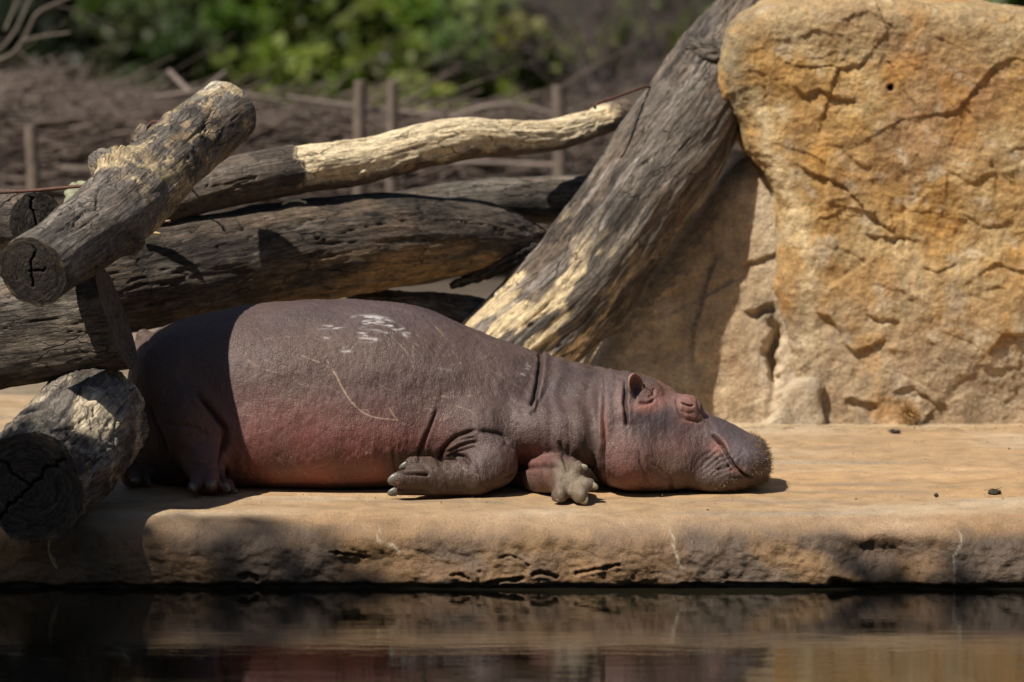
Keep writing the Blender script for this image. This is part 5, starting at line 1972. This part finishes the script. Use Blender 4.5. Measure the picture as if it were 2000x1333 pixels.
GR = (0.12, 0.19, 0.03)
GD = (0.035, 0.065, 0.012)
SH = [  # dark and dim leaf colours stand in for shade among the shrubs
    (60, 70, 14.0, (0.6, 0.5, 0.6), 5000, 40, 0.075, (0.018, 0.027, 0.009), 'shrub with shade painted into almost black leaves filling the upper left corner behind the bare branches'),
    (200, 60, 14.5, (0.6, 0.5, 0.65), 5000, 40, 0.075, (0.022, 0.034, 0.011), 'shrub with shade painted into very dark leaves between the upper left corner and the leftmost green shrub'),
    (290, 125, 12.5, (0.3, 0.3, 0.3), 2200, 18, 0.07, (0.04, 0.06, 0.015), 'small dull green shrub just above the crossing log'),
    (800, 110, 15.5, (0.6, 0.5, 0.6), 4500, 40, 0.075, (0.02, 0.034, 0.01), 'shrub with shade painted into dark leaves in the gap between the bright green shrubs'),
    (1180, 90, 16.0, (0.7, 0.5, 0.7), 4500, 40, 0.075, (0.03, 0.04, 0.014), 'shrub with shade painted into dark leaves showing through the leafless purple twigs'),  # px, py crown centre, y, radii, leaves, clumps, leaf size, colour, label
    (395, 40, 13.5, (0.75, 0.6, 0.55), 5200, 40, 0.075, (0.05, 0.085, 0.015), 'dim green leafy shrub, leftmost of the shrubs behind the brushwood'),
    (520, 60, 13.0, (0.55, 0.5, 0.5), 5000, 36, 0.075, (0.07, 0.115, 0.016), 'mid green shrub with a drooping side behind the hedge, next right of the leftmost shrub'),
    (665, 145, 12.0, (0.42, 0.4, 0.42), 4600, 30, 0.075, GR, 'bright green bushy shrub directly behind the middle pair of stakes'),
    (735, 10, 15.0, (0.5, 0.5, 0.45), 3200, 26, 0.08, (0.05, 0.09, 0.014), 'green shrub crown with shade painted into its leaves high above the middle pair of stakes'),
    (905, 20, 13.5, (0.55, 0.5, 0.38), 4200, 30, 0.08, (0.10, 0.17, 0.02), 'light green shrub at the top edge in the middle of the photo'),
    (965, 135, 12.0, (0.62, 0.45, 0.42), 6000, 42, 0.075, (0.14, 0.21, 0.035), 'bright green spreading shrub behind the bare branch, lit by the sun'),
    (850, 170, 11.5, (0.28, 0.3, 0.30), 2400, 14, 0.07, (0.14, 0.21, 0.035), 'small bright shrub low behind the hedge right of the middle stakes'),
    (1075, 60, 14.5, (0.5, 0.5, 0.5), 3000, 26, 0.075, (0.055, 0.09, 0.018), 'duller green shrub behind the bright ones, left of the purple twigs'),
    (1310, 10, 14.0, (0.45, 0.5, 0.3), 2400, 20, 0.08, (0.11, 0.17, 0.03), 'green shrub at the top edge just left of the leaning trunk top'),
    (1960, -20, 14.0, (0.5, 0.5, 0.35), 2400, 20, 0.08, (0.09, 0.13, 0.03), 'green shrub peeping over the top right corner of the ochre boulder'),
]
for i, (px_, py_, y, rad, n_, nc, lf, cl, lab) in enumerate(SH):
    y2 = 20 + (y - 12) * 2
    k_ = (y2 + 22) / (y + 22)
    rad = tuple(q * k_ for q in rad)
    lf *= 1.6
    n_ = int(n_ * 0.8)
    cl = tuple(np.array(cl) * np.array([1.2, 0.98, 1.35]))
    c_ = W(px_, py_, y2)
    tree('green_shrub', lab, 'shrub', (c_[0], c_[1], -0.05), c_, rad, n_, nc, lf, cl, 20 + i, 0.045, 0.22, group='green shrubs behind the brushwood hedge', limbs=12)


def bare_shrub(name, label, px, py, y, spread, n, r0, mat, seed, height=1.6):
    rr = random.Random(seed)
    b = W(px, py, y)
    b[2] = -0.05
    root = empty(name, label, 'bare shrub', loc=b)
    segs = []

    def grow(p, d, L, r, lev):
        q = p + d * L
        segs.append((p, q, r, r * 0.7))
        if lev == 0: return
        for _ in range(rr.choice((2, 3, 3))):
            d2 = d + np.array([rr.gauss(0, 0.42), rr.gauss(0, 0.35), rr.gauss(0.02, 0.32)])
            d2 /= np.linalg.norm(d2)
            grow(q, d2, L * rr.uniform(0.65, 0.9), r * 0.62, lev - 1)
    for _ in range(n):
        d = np.array([rr.gauss(0, spread), rr.gauss(0, 0.3), 1.0])
        d /= np.linalg.norm(d)
        grow(np.array([rr.gauss(0, 0.15), rr.gauss(0, 0.15), 0]), d, height * 0.28, r0, 5)
    twigs_mesh('twigs', segs, mat, root)
    return root


M_purple = mat_plain('purple_twig', (0.10, 0.072, 0.072), 0.9, 0.4, 5, bumpd=0)
bare_shrub('bare_shrub', 'leafless purple brown twiggy shrub between the green shrubs and the leaning trunk', 1230, 200, 16, 0.45, 18, 0.012, M_purple, 2, 2.0)
bare_shrub('bare_shrub', 'thin leafless shrub low behind the thicker stake', 1130, 215, 18, 0.4, 10, 0.010, M_purple, 6, 1.5)

# bare pale branch reaching in at the upper left: a dead tree standing off to the left
rt = empty('dead_tree', 'leafless tree reaching bare grey branches in at the upper left corner', 'tree', loc=W(-420, 360, 8.0))
b0 = np.array(rt.location)
M_deadw = mat_plain('dead_wood', (0.095, 0.078, 0.06), 0.9, 0.25, 14)
for pts, r in (([(-420, 420, 8), (-400, 250, 8), (-330, 60, 8), (-300, -200, 8)], 0.075), ([(-380, 200, 8), (-180, 160, 8), (0, 118, 8), (45, 80, 8), (70, 30, 8), (100, 12, 8), (150, -10, 8)], 0.016),
               ([(-200, 165, 8), (-60, 130, 8.1), (0, 96, 8.2), (30, 60, 8.3), (55, 10, 8.4), (70, -20, 8.4)], 0.013), ([(45, 80, 8), (80, 72, 7.9), (138, 64, 7.8)], 0.011),
               ([(100, 12, 8), (150, 22, 8.1), (200, 48, 8.2), (260, 66, 8.4)], 0.008), ([(10, 60, 8.2), (30, 10, 8.3), (45, -20, 8.3)], 0.010)):
    sw = sweep(PW(*pts), list(np.linspace(r, r * 0.55, len(pts))), 0.04, 0.01)
    link_mesh('branch', sw['V'] - b0, sw['F'], M_deadw, rt)

# evergreen wood closing the view; near-black leaf colour stands in for its shade
def wood_wall():
    rg = np.random.default_rng(77)
    for i in range(16):
        x = -10.5 + i * 1.4 + rg.normal() * 0.2
        y = 30 + rg.normal() * 1.5
        z0 = 0.25
        tree('evergreen_tree', 'evergreen tree with shade painted into dark leaves, in the wood behind the shrubs', 'tree', (x, y, z0 - 0.3), (x, y, z0 + 3.1), (1.3, 0.9, 3.5), 5200, 60, 0.17, (0.014, 0.020, 0.008), 200 + i, 0.12, 0.5,
             M_leafd, 'dark evergreen trees behind the shrubs', 10, 0.3, 0.2, 0.2)


wood_wall()
P_ = []
rg = np.random.default_rng(5)
n_ = 60000
Pw = np.stack([rg.uniform(-24, 24, n_), rg.uniform(34, 38, n_), rg.uniform(0.2, 10.5, n_)], -1)
Vw, Fw = leaves(Pw, 0.36, rg, 0.1)  # leaf colour below is darkened to stand for shade in the wood
tag(link_mesh('distant_wood', Vw, Fw, M_leafd, smooth=False, col=np.repeat(np.array([[0.012, 0.017, 0.008]]) * rg.uniform(0.5, 1.5, (n_, 1)), 4, 0)), 'mass of woodland with shade painted into dark leaves closing the view behind the evergreen trees', 'woodland', kind='stuff')

# tall trees standing outside the picture, whose shade falls on the left of the pool edge
def shade_tree(x, y, cz, rad, n_, nc, lf, seed, lab, cs=0.5):
    tree('shade_tree', lab, 'tree', (x - SHX, y, -0.3), (x, y, cz), rad, n_, nc, lf, (0.06, 0.10, 0.02), seed, 0.16, cs, M_leaf, None, 20, 0.3, 0.1, 0.3)


SHX = 1.5
SV = np.array(SUN) / SUN[2]


def canopy(tx, ty, hz, rad, n_, nc, lf, seed, lab, cs=0.45):
    """crown placed up-sun of the ground point (tx, ty)"""
    c_ = np.array([tx, ty, 0]) + SV * hz
    shade_tree(c_[0], c_[1], c_[2], rad, n_, nc, lf, seed, lab, cs)


canopy(-3.0, -0.9, 7.5, (1.25, 1.3, 0.8), 9000, 60, 0.14, 301, 'leafy tree left of the pool whose shade falls on the logs and ledge')
canopy(-1.32, -1.86, 10.5, (1.6, 0.85, 0.9), 24000, 140, 0.15, 302, 'tall leafy tree standing on the bank left of the pool', 0.4)
canopy(1.50, -1.30, 9.5, (0.60, 0.48, 0.4), 3200, 22, 0.14, 303, 'slim tall tree further out on the left bank of the pool', 0.25)
for i, (x, y, h) in enumerate(((-16, -34, 13), (-10, -37, 15), (-3, -36, 14), (4, -37, 15), (11, -35, 14), (17, -31, 13), (-19, -22, 13), (-18, -12, 12), (16, -20, 13), (17, -10, 12), (17, 1, 12), (-17, 8, 9))):  # unseen trees added to block sky light from the viewer's side
    tree('sky_block_tree', 'unseen leafy tree added behind or beside the viewer to block skylight', 'tree', (x, y, -0.2), (x, y, h * 0.55), (3.8, 3.0, h * 0.5), 5000, 70, 0.6, (0.04, 0.07, 0.015), 400 + i, 0.25, 1.2, M_leafd,
         'unseen trees added round the pool to block skylight', 10, 0.3, 0.1, 0.2)
